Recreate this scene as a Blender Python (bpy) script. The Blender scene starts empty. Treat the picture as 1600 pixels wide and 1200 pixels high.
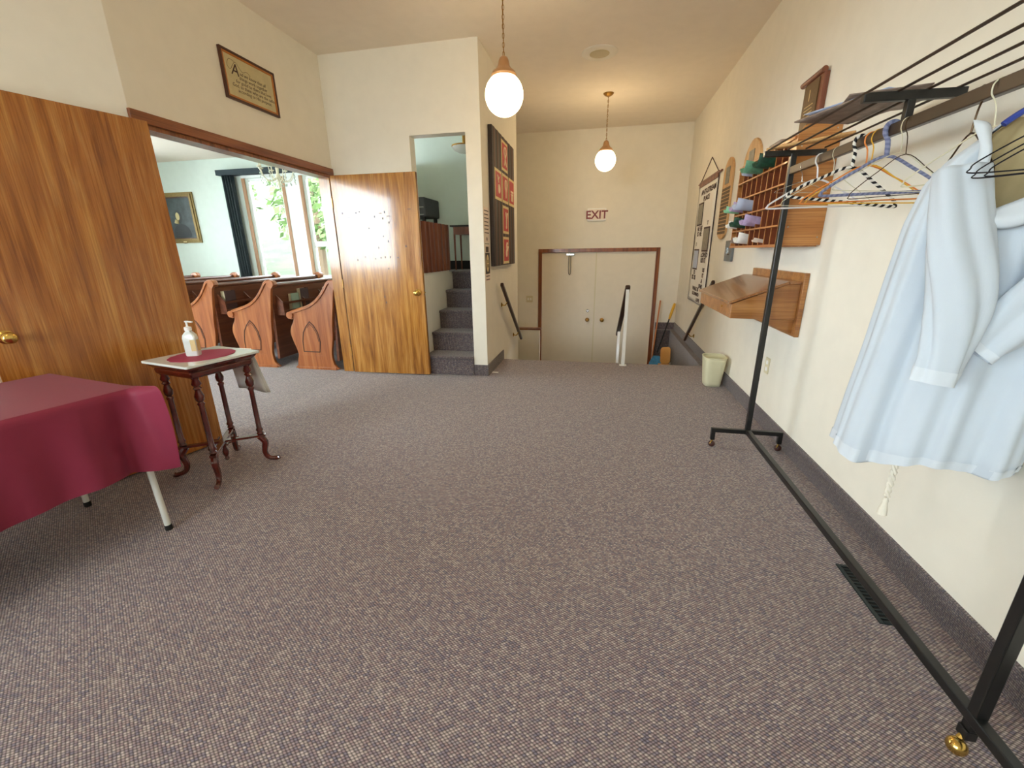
import bpy, math, random
from mathutils import Matrix, Vector, noise
random.seed(7)
C = bpy.context.scene.collection
S = bpy.context.scene
PI = math.pi

# ------------------------------------------------------------ camera, world, light, exposure
RES = (1600, 1200)
F_PX = 658.27
cam_d = bpy.data.cameras.new('camera')
cam_d.sensor_fit = 'HORIZONTAL'; cam_d.sensor_width = 36.0
cam_d.lens = F_PX/1600*36.0
cam_d.clip_start = 0.02; cam_d.clip_end = 300
cam = bpy.data.objects.new('camera', cam_d); C.objects.link(cam)
# rows: camera right, camera down, camera forward, in world axes
R_ = Matrix(((0.97969398, 0.20006412, -0.01319314),
             (0.04752206, -0.29562978, -0.95411985),
             (-0.19478543, 0.9341185, -0.29913417)))
m = Matrix((R_[0], -R_[1], -R_[2])).transposed().to_4x4()
m.translation = Vector((0, 0, 1.30))
cam.matrix_world = m
S.camera = cam
S.view_settings.view_transform = 'Standard'
S.view_settings.look = 'None'
S.view_settings.gamma = 1.0
S.view_settings.use_curve_mapping = False
S.view_settings.exposure = 0.47
S.cycles.max_bounces = 10; S.cycles.diffuse_bounces = 6; S.cycles.glossy_bounces = 4
S.cycles.transmission_bounces = 8; S.cycles.transparent_max_bounces = 8
S.cycles.sample_clamp_indirect = 6.0

SKY = 18.0
w = bpy.data.worlds.new('sky'); S.world = w; w.use_nodes = True
wn = w.node_tree; bg = wn.nodes['Background']
bg.inputs[0].default_value = (0.87, 0.91, 1.0, 1); bg.inputs[1].default_value = SKY

def portal(name, loc, size, direction):
    """a light portal filling a window opening; it gives no light of its own"""
    l = bpy.data.lights.new(name, 'AREA'); l.shape = 'RECTANGLE'; l.size, l.size_y = size
    l.cycles.is_portal = True
    o = bpy.data.objects.new(name, l); C.objects.link(o); o.location = loc
    o.rotation_euler = Vector(direction).to_track_quat('-Z', 'Z').to_euler()
    return o

XR, XL, YW, XP, YPE, YF, CE = 1.265, -2.76, 4.32, -1.17, 6.1, 7.57, 3.12
NOSE, LAND = 5.09, -0.82
YS, XS, YN = 7.85, -10.0, -0.8      # sanctuary far wall, left wall, near wall
YB, XB = -3.2, -3.7                 # foyer back wall, foyer rear left wall
WINDOWS = dict(far1=(-6.93, -6.12, 0.85, 2.74), far2=(-5.66, -4.05, 0.85, 2.74))
portal('daylight_portal', (-6.5, YS+0.05, 1.8), (0.81, 1.9), (0, -1, 0))
portal('daylight_portal', (-4.85, YS+0.05, 1.8), (1.6, 1.9), (0, -1, 0))
portal('daylight_portal', (-5.6, YN-0.05, 2.0), (3.2, 2.1), (0, 1, 0))
portal('daylight_portal', (XS-0.05, 3.75, 1.8), (5.5, 2.0), (1, 0, 0))
portal('daylight_portal', (-2.5, YB-0.05, 1.75), (1.8, 2.1), (0, 1, 0))
portal('daylight_portal', (XB-0.05, -2.1, 1.75), (1.6, 1.6), (1, 0, 0))

# ------------------------------------------------------------ materials
def lin(c):
    return tuple((x/12.92 if x <= .04045 else ((x+.055)/1.055)**2.4) for x in c)
def rgb(h):
    return lin(tuple(int(h[i:i+2], 16)/255 for i in (0, 2, 4)))+(1,)
def mat(name, col, rough=0.6, metal=0.0, spec=0.5, bump=0.0, bscale=60, emit=0, var=0.0, vscale=8, coat=0, trans=0, sheen=0, stretch=(1,1,1)):
    m = bpy.data.materials.new(name); m.use_nodes = True
    nt = m.node_tree; b = nt.nodes['Principled BSDF']
    c = rgb(col) if isinstance(col, str) else tuple(col)+(1,)
    b.inputs['Base Color'].default_value = c
    b.inputs['Roughness'].default_value = rough; b.inputs['Metallic'].default_value = metal
    b.inputs['Specular IOR Level'].default_value = spec
    b.inputs['Coat Weight'].default_value = coat
    b.inputs['Sheen Weight'].default_value = sheen
    if trans: b.inputs['Transmission Weight'].default_value = trans
    if emit:
        b.inputs['Emission Color'].default_value = c; b.inputs['Emission Strength'].default_value = emit
    tc = nt.nodes.new('ShaderNodeTexCoord'); mp = nt.nodes.new('ShaderNodeMapping')
    mp.inputs['Scale'].default_value = stretch
    nt.links.new(tc.outputs['Object'], mp.inputs['Vector'])
    n = nt.nodes.new('ShaderNodeTexNoise'); n.inputs['Scale'].default_value = vscale; n.inputs['Detail'].default_value = 4
    nt.links.new(mp.outputs[0], n.inputs['Vector'])
    v = var if var else 0.02
    r = nt.nodes.new('ShaderNodeValToRGB')
    r.color_ramp.elements[0].position = .3; r.color_ramp.elements[1].position = .7
    r.color_ramp.elements[0].color = tuple(x*(1-v) for x in c[:3])+(1,)
    r.color_ramp.elements[1].color = tuple(min(1, x*(1+v)) for x in c[:3])+(1,)
    nt.links.new(n.outputs['Fac'], r.inputs[0]); nt.links.new(r.outputs[0], b.inputs['Base Color'])
    if bump:
        n2 = nt.nodes.new('ShaderNodeTexNoise'); n2.inputs['Scale'].default_value = bscale; n2.inputs['Detail'].default_value = 3
        nt.links.new(mp.outputs[0], n2.inputs['Vector'])
        bp = nt.nodes.new('ShaderNodeBump'); bp.inputs['Strength'].default_value = bump; bp.inputs['Distance'].default_value = .003
        nt.links.new(n2.outputs['Fac'], bp.inputs['Height']); nt.links.new(bp.outputs[0], b.inputs['Normal'])
    return m

def wood(name, cols, grain='Z', scale=1.0, rough=.3, coat=.0, contrast=1.0, fine=True):
    """veneer with long streaks along the grain axis"""
    m = bpy.data.materials.new(name); m.use_nodes = True
    nt = m.node_tree; b = nt.nodes['Principled BSDF']
    b.inputs['Roughness'].default_value = rough; b.inputs['Coat Weight'].default_value = coat
    b.inputs['Coat Roughness'].default_value = .08
    tc = nt.nodes.new('ShaderNodeTexCoord'); mp = nt.nodes.new('ShaderNodeMapping')
    sc = {'X': (.06, 1, 1), 'Y': (1, .06, 1), 'Z': (1, 1, .06)}[grain]
    mp.inputs['Scale'].default_value = tuple(s*scale for s in sc)
    nt.links.new(tc.outputs['Object'], mp.inputs['Vector'])
    n = nt.nodes.new('ShaderNodeTexNoise'); n.inputs['Scale'].default_value = 14; n.inputs['Detail'].default_value = 5
    n.inputs['Distortion'].default_value = .6; n.inputs['Roughness'].default_value = .6
    nt.links.new(mp.outputs[0], n.inputs['Vector'])
    r = nt.nodes.new('ShaderNodeValToRGB')
    e = r.color_ramp.elements
    e[0].position = .5-.2/contrast; e[1].position = .5+.2/contrast
    e[0].color = rgb(cols[0]); e[1].color = rgb(cols[2])
    k = e.new(.5); k.color = rgb(cols[1])
    nt.links.new(n.outputs['Fac'], r.inputs[0])
    mp2 = nt.nodes.new('ShaderNodeMapping')
    sc2 = {'X': (.02, 1, 1), 'Y': (1, .02, 1), 'Z': (1, 1, .02)}[grain]
    mp2.inputs['Scale'].default_value = tuple(s*scale for s in sc2)
    nt.links.new(tc.outputs['Object'], mp2.inputs['Vector'])
    n2 = nt.nodes.new('ShaderNodeTexNoise'); n2.inputs['Scale'].default_value = 120; n2.inputs['Detail'].default_value = 3
    nt.links.new(mp2.outputs[0], n2.inputs['Vector'])
    mx = nt.nodes.new('ShaderNodeMix'); mx.data_type = 'RGBA'; mx.blend_type = 'MULTIPLY'
    mx.inputs[0].default_value = .75 if fine else .35
    r2 = nt.nodes.new('ShaderNodeValToRGB'); r2.color_ramp.elements[0].position = .35; r2.color_ramp.elements[1].position = .62
    r2.color_ramp.elements[0].color = (.62, .55, .5, 1); r2.color_ramp.elements[1].color = (1, 1, 1, 1)
    nt.links.new(n2.outputs['Fac'], r2.inputs[0])
    nt.links.new(r.outputs[0], mx.inputs[6]); nt.links.new(r2.outputs[0], mx.inputs[7])
    nt.links.new(mx.outputs[2], b.inputs['Base Color'])
    bp = nt.nodes.new('ShaderNodeBump'); bp.inputs['Strength'].default_value = .05; bp.inputs['Distance'].default_value = .002
    nt.links.new(n2.outputs['Fac'], bp.inputs['Height']); nt.links.new(bp.outputs[0], b.inputs['Normal'])
    return m

def carpet(name, tint=1.0, pitch=.0106):
    """loop-pile carpet: staggered loops, each of a random yarn colour"""
    m = bpy.data.materials.new(name); m.use_nodes = True
    nt = m.node_tree; b = nt.nodes['Principled BSDF']; L = nt.links.new; N = nt.nodes.new
    b.inputs['Roughness'].default_value = .95; b.inputs['Specular IOR Level'].default_value = .15
    b.inputs['Sheen Weight'].default_value = .25; b.inputs['Sheen Roughness'].default_value = .5
    geo = N('ShaderNodeNewGeometry')
    mp = N('ShaderNodeMapping'); mp.inputs['Rotation'].default_value = (0, 0, math.radians(45))
    mp.inputs['Scale'].default_value = (1/pitch, 1.5/pitch, 1.2/pitch)
    L(geo.outputs['Position'], mp.inputs['Vector'])
    vo = N('ShaderNodeTexVoronoi'); vo.inputs['Scale'].default_value = 1.0; vo.inputs['Randomness'].default_value = .14
    L(mp.outputs[0], vo.inputs['Vector'])
    r = N('ShaderNodeValToRGB'); r.color_ramp.interpolation = 'LINEAR'
    cols = [(0, '74707d'), (.2, '87797f'), (.42, '968483'), (.6, '8d8589'), (.78, 'a29690'), (1, 'b0a6a3')]
    e = r.color_ramp.elements
    e[0].position = 0; e[0].color = rgb(cols[0][1]); e[1].position = 1; e[1].color = rgb(cols[-1][1])
    for p, c in cols[1:-1]:
        k = e.new(p); k.color = rgb(c)
    sep = N('ShaderNodeSeparateColor'); L(vo.outputs['Color'], sep.inputs[0]); L(sep.outputs[0], r.inputs[0])
    # gaps between loops
    g = N('ShaderNodeMapRange'); g.inputs[1].default_value = .16; g.inputs[2].default_value = .58
    g.inputs[3].default_value = 1.0; g.inputs[4].default_value = .24
    L(vo.outputs['Distance'], g.inputs[0])
    hs = N('ShaderNodeMix'); hs.data_type = 'RGBA'; hs.blend_type = 'MULTIPLY'; hs.inputs[0].default_value = 1
    cmb = N('ShaderNodeCombineColor'); [L(g.outputs[0], cmb.inputs[i]) for i in range(3)]
    L(r.outputs[0], hs.inputs[6]); L(cmb.outputs[0], hs.inputs[7])
    tn = N('ShaderNodeMix'); tn.data_type = 'RGBA'; tn.blend_type = 'MULTIPLY'; tn.inputs[0].default_value = 1
    tn.inputs[7].default_value = (tint, tint*.98, tint*.985, 1)
    L(hs.outputs[2], tn.inputs[6]); L(tn.outputs[2], b.inputs['Base Color'])
    inv = N('ShaderNodeMath'); inv.operation = 'SUBTRACT'; inv.inputs[0].default_value = 1
    L(vo.outputs['Distance'], inv.inputs[1])
    bp = N('ShaderNodeBump'); bp.inputs['Strength'].default_value = .7; bp.inputs['Distance'].default_value = .003
    L(inv.outputs[0], bp.inputs['Height']); L(bp.outputs[0], b.inputs['Normal'])
    return m

M = dict(
    wall=mat('wall_paint', 'e9e4d6', .85, bump=.06, bscale=260, spec=.25),
    swall=mat('sanctuary_paint', 'd8e5dc', .85, bump=.05, bscale=200, spec=.25),
    ceil=mat('ceiling_paint', 'eae0d0', .9, bump=.12, bscale=330, spec=.2),
    carpet=carpet('loop_carpet', 1.45), carpet_dark=carpet('stair_carpet', .90, .0095),
    door=wood('mahogany_veneer', ('82491b', 'a96b2c', 'c08842'), 'Z', 1.5, .24, .2),
    door2=wood('mahogany_veneer_pale', ('7d4b1b', 'ad7530', 'c9944b'), 'Z', 1.9, .2, .45),
    trim=wood('stained_trim', ('6a3618', '8e5029', 'a26335'), 'Y', 1.5, .3, .2),
    trimz=wood('stained_trim_upright', ('6a3618', '8e5029', 'a26335'), 'Z', 1.5, .3, .2),
    trimx=wood('stained_trim_cross', ('6a3618', '8e5029', 'a26335'), 'X', 1.5, .3, .2),
    edge=mat('door_edge_dark', '3a2412', .5), jamb=mat('jamb_paint', 'e6e2d8', .6),
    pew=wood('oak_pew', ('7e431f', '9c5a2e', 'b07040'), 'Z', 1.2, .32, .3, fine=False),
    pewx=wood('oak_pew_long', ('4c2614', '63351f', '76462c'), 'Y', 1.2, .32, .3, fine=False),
    pewline=mat('pew_carving', '3e1c0c', .5),
    cherry=mat('cherry_gloss', '571a11', .16, coat=.8, var=.25, vscale=20),
    marble=mat('white_marble', 'dfe3dc', .15, coat=.4, var=.05, vscale=9),
    burg=mat('burgundy_cloth', '84283f', .5, spec=.25, bump=.25, bscale=700, sheen=.08, var=.05, vscale=5),
    doily=mat('burgundy_doily', 'a32f50', .7, bump=.5, bscale=300),
    brass=mat('polished_brass', 'd9b766', .2, metal=1), brass2=mat('antique_brass', 'a9803f', .35, metal=1),
    copper=mat('satin_shade_holder', 'c39a70', .35, metal=.7),
    globe=mat('lit_opal_globe', (1.0, .74, .42), .3, emit=9.0),
    white=mat('white_enamel', 'ecebe5', .35), plast=mat('white_plastic', 'f2f1ec', .4),
    door_w=mat('painted_entry_door', 'e6ddca', .5, spec=.35), leg_w=mat('white_steel_leg', 'd9dad2', .35),
    black=mat('black_steel', '131413', .32, spec=.6), blackm=mat('matte_black', '0d0d0e', .7),
    rail=mat('dark_rail', '33251c', .35, var=.2), railw=mat('dark_walnut_handrail', '33190f', .3, coat=.3),
    rubber=mat('black_rubber', '0c0c0c', .7), cast=mat('brown_ball_caster', '3f1a12', .3, coat=.4),
    robe=mat('white_robe', 'c6d0da', .85, sheen=.1, bump=.08, bscale=500), robe2=mat('robe_hem_cloth', 'd2dae2', .85),
    tan=mat('tan_lining', 'b8a67c', .8, var=.06, vscale=30), cord=mat('white_cord', 'e8e2d2', .9, bump=.6, bscale=400),
    paper=mat('white_paper', 'eeece6', .7), greyp=mat('grey_print', '8c7b70', .5, var=.3, vscale=25),
    bluep=mat('pale_blue_paper', 'b9c4dc', .6), purple=mat('lilac_leaflet', 'b9a6cc', .5, var=.15, vscale=40),
    green=mat('green_leaflet', '5f9679', .5, var=.2, vscale=50), dkgreen=mat('dark_green_leaflet', '1f4a37', .5, var=.5, vscale=60),
    mint=mat('mint_leaflet', '8ccfa8', .5), ink=mat('dark_brown_ink', '3c211c', .6), red_ink=mat('dark_red_letters', '7d2a2c', .5),
    cab=wood('honey_oak_shelf', ('9a5c2c', 'b3743f', 'c68a52'), 'Z', 1.4, .4, .1, fine=False),
    caby=wood('honey_oak_shelf_long', ('9a5c2c', 'b3743f', 'c68a52'), 'Y', 1.4, .4, .1, fine=False),
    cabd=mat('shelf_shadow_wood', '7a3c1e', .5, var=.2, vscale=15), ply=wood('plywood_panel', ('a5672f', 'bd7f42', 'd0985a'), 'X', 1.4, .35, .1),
    desk=wood('desk_veneer', ('7c4c2a', '98663c', 'ab7a4e'), 'Y', 1.3, .22, .4),
    deskx=wood('desk_veneer_side', ('8a5528', 'a87038', 'bd8850'), 'X', 1.3, .3, .3),
    pale=wood('pale_pine', ('b98a52', 'cfa26a', 'ddb680'), 'Z', 1.2, .5, .0, fine=False),
    brownw=wood('brown_wood', ('5e2f1c', '7c4630', '8f573c'), 'Z', 1.4, .4, .1, fine=False),
    bronze=mat('bronze_plate', '6b573c', .4, metal=.6, var=.15, vscale=60),
    grid=mat('board_grid_dark', '5d4a30', .5), photo=mat('grey_photo', '7c7768', .4, var=.3, vscale=30),
    gold=mat('gilt_frame', '7d6736', .4, metal=.4, bump=.8, bscale=160, var=.25, vscale=60), dkfr=mat('dark_walnut_frame', '4a2410', .35),
    orangew=mat('amber_frame', 'b06a22', .35), parch=mat('parchment', 'c2b68c', .7, var=.08, vscale=14),
    canvas=mat('dark_oil_canvas', '3a4444', .5, var=.4, vscale=7), skin=mat('painted_skin', 'c2b684', .6, var=.1),
    frblk=mat('black_panel_stripe', '2c2220', .6, bump=.3, bscale=120), frbrn=mat('brown_panel_stripe', '553c33', .6),
    red=mat('red_tile', 'b51a22', .5, var=.1), cream=mat('cream_tile_border', 'd9c48f', .6), symb=mat('cream_symbol', 'f0d9bd', .6),
    grey=mat('grey_switch_plate', '6f767a', .35, metal=.5), almond=mat('almond_plate', 'd8cfae', .5),
    bin=mat('cream_plastic_bin', 'dcd9b8', .45), teal=mat('dark_teal_curtain', '2a373b', .85, bump=.3, bscale=40),
    glass=None, crystal=mat('crystal_glass', 'e8f0ea', .05, trans=.85),
    wframe=mat('white_window_vinyl', 'e9efe9', .4), wwood=wood('window_wood', ('8c6440', 'a47a52', 'b58c66'), 'Z', 1.5, .5, .0, fine=False),
    grass=mat('lawn_grass', '2c3a1c', .95, var=.6, vscale=1.2, bump=.6, bscale=12), leaf=mat('tree_leaves', '4a5f30', .9, var=.3, vscale=3, bump=1, bscale=9),
    lot=mat('pale_gravel', 'aaa69e', .95, var=.1), bark=mat('tree_bark', '5b4a38', .9), lav=mat('lavender_plastic', '7d86ad', .4), whitepl=mat('white_hanger_plastic', 'dfdde0', .35),
    orange=mat('orange_plastic_cord', 'd9802f', .5), yellow=mat('yellow_plastic', 'd9a62c', .45), bluepl=mat('royal_blue_plastic', '2a3f94', .35),
    wire=mat('brown_wire', '4a3622', .35, metal=.7), dkwire=mat('black_wire', '1f1c22', .35, metal=.5), cwire=mat('cream_coated_wire', 'd8d3b8', .4),
    silver=mat('bright_steel', 'b8b8b4', .25, metal=1), blue=mat('blue_dustpan', '3f8fc4', .5, var=.2, vscale=40),
    broomw=mat('broom_handle', 'c4763c', .45), seat=mat('tan_ply_seat', 'c99451', .35), amp=mat('grey_fabric_speaker', '3c3f42', .8, bump=.4, bscale=200),
    sign=mat('lit_sign_face', 'e8d8c8', .5), clear=mat('clear_gel', 'eef4f0', .2, trans=.25), label=mat('amber_label', 'c8b07a', .5),
    speaker=mat('almond_grille', 'b9ac86', .6), purplebk=mat('blue_book', '3f4f86', .5), greenbk=mat('grey_green_book', '8c9a84', .6),
    brownbk=mat('dark_red_book', '3c1f1a', .6), pagew=mat('book_pages', 'cdbf9f', .8), vent=mat('dark_vent_metal', '1e2a2c', .4, metal=.3),
)
# thin window glass
g = bpy.data.materials.new('window_glass'); g.use_nodes = True
nt = g.node_tree; nt.nodes.remove(nt.nodes['Principled BSDF'])
t_ = nt.nodes.new('ShaderNodeBsdfTransparent'); t_.inputs[0].default_value = (.93, .97, .95, 1)
gl = nt.nodes.new('ShaderNodeBsdfGlossy'); gl.inputs['Roughness'].default_value = .02
fr = nt.nodes.new('ShaderNodeFresnel'); fr.inputs[0].default_value = 1.35
mx = nt.nodes.new('ShaderNodeMixShader')
nt.links.new(fr.outputs[0], mx.inputs[0]); nt.links.new(t_.outputs[0], mx.inputs[1]); nt.links.new(gl.outputs[0], mx.inputs[2])
nt.links.new(mx.outputs[0], nt.nodes['Material Output'].inputs[0]); M['glass'] = g

# black and white spiral stripes for the knitted hanger
def stripes(name, a, b_, freq):
    m = bpy.data.materials.new(name); m.use_nodes = True
    nt = m.node_tree; b = nt.nodes['Principled BSDF']; b.inputs['Roughness'].default_value = .85
    tc = nt.nodes.new('ShaderNodeTexCoord'); sp = nt.nodes.new('ShaderNodeSeparateXYZ'); nt.links.new(tc.outputs['UV'], sp.inputs[0])
    ad = nt.nodes.new('ShaderNodeMath'); ad.operation = 'MULTIPLY_ADD'; ad.inputs[1].default_value = freq
    nt.links.new(sp.outputs[0], ad.inputs[0]); nt.links.new(sp.outputs[1], ad.inputs[2])
    fr = nt.nodes.new('ShaderNodeMath'); fr.operation = 'FRACT'; nt.links.new(ad.outputs[0], fr.inputs[0])
    gt = nt.nodes.new('ShaderNodeMath'); gt.operation = 'GREATER_THAN'; gt.inputs[1].default_value = .5; nt.links.new(fr.outputs[0], gt.inputs[0])
    mx = nt.nodes.new('ShaderNodeMix'); mx.data_type = 'RGBA'; mx.inputs[6].default_value = rgb(a); mx.inputs[7].default_value = rgb(b_)
    nt.links.new(gt.outputs[0], mx.inputs[0]); nt.links.new(mx.outputs[2], b.inputs['Base Color'])
    return m
M['stripe'] = stripes('black_white_yarn', '111116', 'e9e6dc', 38)
M['lavstripe'] = stripes('lavender_yarn', '6c7292', '8489a6', 60)

# ------------------------------------------------------------ mesh helpers
class MB:
    def __init__(s, T=None):
        s.v = []; s.f = []; s.T = T; s.uv = {}
    def P(s, p):
        p = Vector(p)
        return s.T @ p if s.T else p
    def add(s, vs, fs, uvs=None):
        n = len(s.v); s.v += [s.P(p) for p in vs]
        for i, f in enumerate(fs):
            if uvs: s.uv[len(s.f)] = uvs[i]
            s.f.append(tuple(n+k for k in f))
        return s
    def box(s, a, b, rot=None, piv=None):
        x0, y0, z0 = a; x1, y1, z1 = b
        vs = [(x0,y0,z0),(x1,y0,z0),(x1,y1,z0),(x0,y1,z0),(x0,y0,z1),(x1,y0,z1),(x1,y1,z1),(x0,y1,z1)]
        if rot: vs = [tuple(rot @ Vector(p)) for p in vs]
        return s.add(vs, [(0,3,2,1),(4,5,6,7),(0,1,5,4),(1,2,6,5),(2,3,7,6),(3,0,4,7)])
    def bar(s, p0, p1, wx, wz, up=(0,0,1)):
        p0, p1 = Vector(p0), Vector(p1); d = (p1-p0).normalized(); u = Vector(up)
        sx = d.cross(u).normalized(); sz = sx.cross(d).normalized()
        vs = []
        for p in (p0, p1):
            for a, b in ((-1,-1),(1,-1),(1,1),(-1,1)): vs.append(p+sx*a*wx/2+sz*b*wz/2)
        return s.add(vs, [(3,2,1,0),(4,5,6,7),(0,1,5,4),(1,2,6,5),(2,3,7,6),(3,0,4,7)])
    def tube(s, pts, r, n=8, closed=False, cap=True):
        pts = [Vector(p) for p in pts]; N = len(pts)
        rs = r if isinstance(r, (list, tuple)) else [r]*N
        vs = []; prev = None; acc = 0; ls = []
        for i, p in enumerate(pts):
            if closed: d = pts[(i+1) % N]-pts[i-1]
            else: d = pts[min(i+1, N-1)]-pts[max(i-1, 0)]
            if d.length < 1e-9: d = Vector((0,0,1))
            d.normalize()
            if prev is None:
                a = Vector((0,0,1)) if abs(d.z) < .9 else Vector((1,0,0))
                x = d.cross(a).normalized()
            else:
                x = (prev-d*prev.dot(d))
                x = x.normalized() if x.length > 1e-6 else d.orthogonal().normalized()
            prev = x; y = d.cross(x)
            if i: acc += (pts[i]-pts[i-1]).length
            ls.append(acc)
            for k in range(n):
                a = 2*PI*k/n; vs.append(p+(x*math.cos(a)+y*math.sin(a))*rs[i])
        fs = []; uv = []
        for i in range(N if closed else N-1):
            j = (i+1) % N
            for k in range(n):
                l = (k+1) % n
                fs.append((i*n+k, i*n+l, j*n+l, j*n+k))
                lj = ls[j] if j else ls[i]+.01
                uv.append(((ls[i], k/n), (ls[i], (k+1)/n), (lj, (k+1)/n), (lj, k/n)))
        if cap and not closed:
            fs.append(tuple(range(n))[::-1]); uv.append(tuple((0,0) for _ in range(n)))
            fs.append(tuple((N-1)*n+k for k in range(n))); uv.append(tuple((0,0) for _ in range(n)))
        return s.add(vs, fs, uv)
    def lathe(s, prof, o=(0,0,0), ax=(0,0,1), n=24):
        o = Vector(o); ax = Vector(ax).normalized(); x = ax.orthogonal().normalized(); y = ax.cross(x)
        vs = []; fs = []
        for r, h in prof:
            for k in range(n):
                a = 2*PI*k/n; vs.append(o+ax*h+(x*math.cos(a)+y*math.sin(a))*max(r, 1e-5))
        for i in range(len(prof)-1):
            for k in range(n):
                l = (k+1) % n; fs.append((i*n+k, i*n+l, (i+1)*n+l, (i+1)*n+k))
        fs.append(tuple(range(n))[::-1]); fs.append(tuple((len(prof)-1)*n+k for k in range(n)))
        return s.add(vs, fs)
    def prism(s, poly, fn, d0, d1):
        """poly of (a,b); fn(a,b,d) -> point"""
        n = len(poly); vs = [fn(a, b, d0) for a, b in poly]+[fn(a, b, d1) for a, b in poly]
        fs = [tuple(range(n))[::-1], tuple(range(n, 2*n))]
        for i in range(n):
            j = (i+1) % n; fs.append((i, j, n+j, n+i))
        return s.add(vs, fs)
    def sphere(s, c, r, n=20, k=12, sc=(1,1,1)):
        pr = []
        vs = []; fs = []
        c = Vector(c)
        for i in range(k+1):
            t = PI*i/k
            for j in range(n):
                a = 2*PI*j/n
                vs.append(c+Vector((math.sin(t)*math.cos(a)*r*sc[0], math.sin(t)*math.sin(a)*r*sc[1], math.cos(t)*r*sc[2])))
        for i in range(k):
            for j in range(n):
                l = (j+1) % n; fs.append((i*n+j, (i+1)*n+j, (i+1)*n+l, i*n+l))
        return s.add(vs, fs)
    def grid(s, fn, nu, nv, closed=False):
        vs = [fn(i/(nu if closed else nu-1), j/(nv-1)) for j in range(nv) for i in range(nu)]; fs = []
        for j in range(nv-1):
            for i in range(nu if closed else nu-1):
                a = (i+1) % nu; fs.append((j*nu+i, j*nu+a, (j+1)*nu+a, (j+1)*nu+i))
        return s.add(vs, fs)
    def text(s, txt, size, T, depth=.0006, shear=0, align='CENTER', space=1.0, bold=0):
        cu = bpy.data.curves.new('t', 'FONT'); cu.body = txt; cu.size = size; cu.extrude = depth; cu.shear = shear
        cu.align_x = align; cu.space_line = space; cu.resolution_u = 2; cu.offset = bold
        o = bpy.data.objects.new('t', cu); C.objects.link(o)
        bpy.context.view_layer.update()
        me = bpy.data.meshes.new_from_object(o.evaluated_get(bpy.context.evaluated_depsgraph_get()))
        s.add([T @ v.co for v in me.vertices], [tuple(p.vertices) for p in me.polygons])
        bpy.data.objects.remove(o); bpy.data.meshes.remove(me); bpy.data.curves.remove(cu)
        return s
    def build(s, name, m, parent=None, smooth=False, bevel=0, solid=0, sub=0, origin=None, angle=40):
        if parent is not None:
            o0 = Vector((0, 0, 0)); q = parent
            while q: o0 += q.location; q = q.parent
        elif origin is not None: o0 = Vector(origin)
        else:
            xs = [p.x for p in s.v]; ys = [p.y for p in s.v]; zs = [p.z for p in s.v]
            o0 = Vector(((min(xs)+max(xs))/2, (min(ys)+max(ys))/2, min(zs)))
        me = bpy.data.meshes.new(name)
        me.from_pydata([p-o0 for p in s.v], [], s.f); me.validate(); me.update()
        if s.uv and len(me.polygons) == len(s.f):
            ul = me.uv_layers.new(name='UVMap')
            for pi, p in enumerate(me.polygons):
                u = s.uv.get(pi)
                if u and len(u) == p.loop_total:
                    for k in range(p.loop_total): ul.data[p.loop_start+k].uv = u[k]
        me.materials.append(m)
        o = bpy.data.objects.new(name, me); C.objects.link(o)
        if parent is not None: o.parent = parent
        else: o.location = o0
        if smooth:
            for p in me.polygons: p.use_smooth = True
            if angle < 180: me.set_sharp_from_angle(angle=math.radians(angle))
        if solid:
            q = o.modifiers.new('solid', 'SOLIDIFY'); q.thickness = solid; q.offset = 0
        if bevel:
            q = o.modifiers.new('bevel', 'BEVEL'); q.width = bevel; q.segments = 2; q.limit_method = 'ANGLE'
        if sub:
            q = o.modifiers.new('sub', 'SUBSURF'); q.levels = sub; q.render_levels = sub
        return o

def thing(name, label, cat, loc=(0,0,0), group=None, kind=None):
    o = bpy.data.objects.new(name, None); o.empty_display_size = .05; C.objects.link(o); o.location = loc
    return tag(o, label, cat, group, kind)
def tag(o, label=None, cat=None, group=None, kind=None):
    if label: o['label'] = label
    if cat: o['category'] = cat
    if group: o['group'] = group
    if kind: o['kind'] = kind
    return o
def struct(o, label=None):
    o['kind'] = 'structure'
    if label: o['label'] = label
    return o
def dup(root, delta, label):
    r = root.copy(); C.objects.link(r); r.location = root.location+Vector(delta); r['label'] = label
    for ch in list(root.children):
        c = ch.copy(); C.objects.link(c); c.parent = r
        for g2 in list(ch.children):
            d = g2.copy(); C.objects.link(d); d.parent = c
    return r
def FR(o, face):
    """frame on a wall: a = to the viewer's right, b = up, c = out of the wall"""
    u = {'-x': Vector((0,-1,0)), '+x': Vector((0,1,0)), '-y': Vector((1,0,0))}[face]; v = Vector((0,0,1)); n = u.cross(v)
    T = Matrix((u, v, n)).transposed().to_4x4(); T.translation = Vector(o); return T
def rrect(w, h, r, n=5, cx=0, cy=0):
    p = []
    for sx, sy, a0 in ((1,1,0),(-1,1,90),(-1,-1,180),(1,-1,270)):
        for k in range(n+1):
            a = math.radians(a0+90*k/n); p.append((cx+sx*(w/2-r)+r*math.cos(a), cy+sy*(h/2-r)+r*math.sin(a)))
    return p
idf = lambda a, b, d: (a, b, d)
def smoothpath(pts, n=8, closed=False):
    P_ = [Vector(p) for p in pts]; out = []; N = len(P_)
    rng = range(N if closed else N-1)
    for i in rng:
        if closed: a, b, c, d = P_[i-1], P_[i], P_[(i+1) % N], P_[(i+2) % N]
        else: a, b, c, d = P_[max(i-1,0)], P_[i], P_[i+1], P_[min(i+2,N-1)]
        for k in range(n):
            t = k/n
            out.append(.5*((2*b)+(c-a)*t+(2*a-5*b+4*c-d)*t*t+(3*b-a-3*c+d)*t**3))
    if not closed: out.append(P_[-1])
    return out

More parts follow.
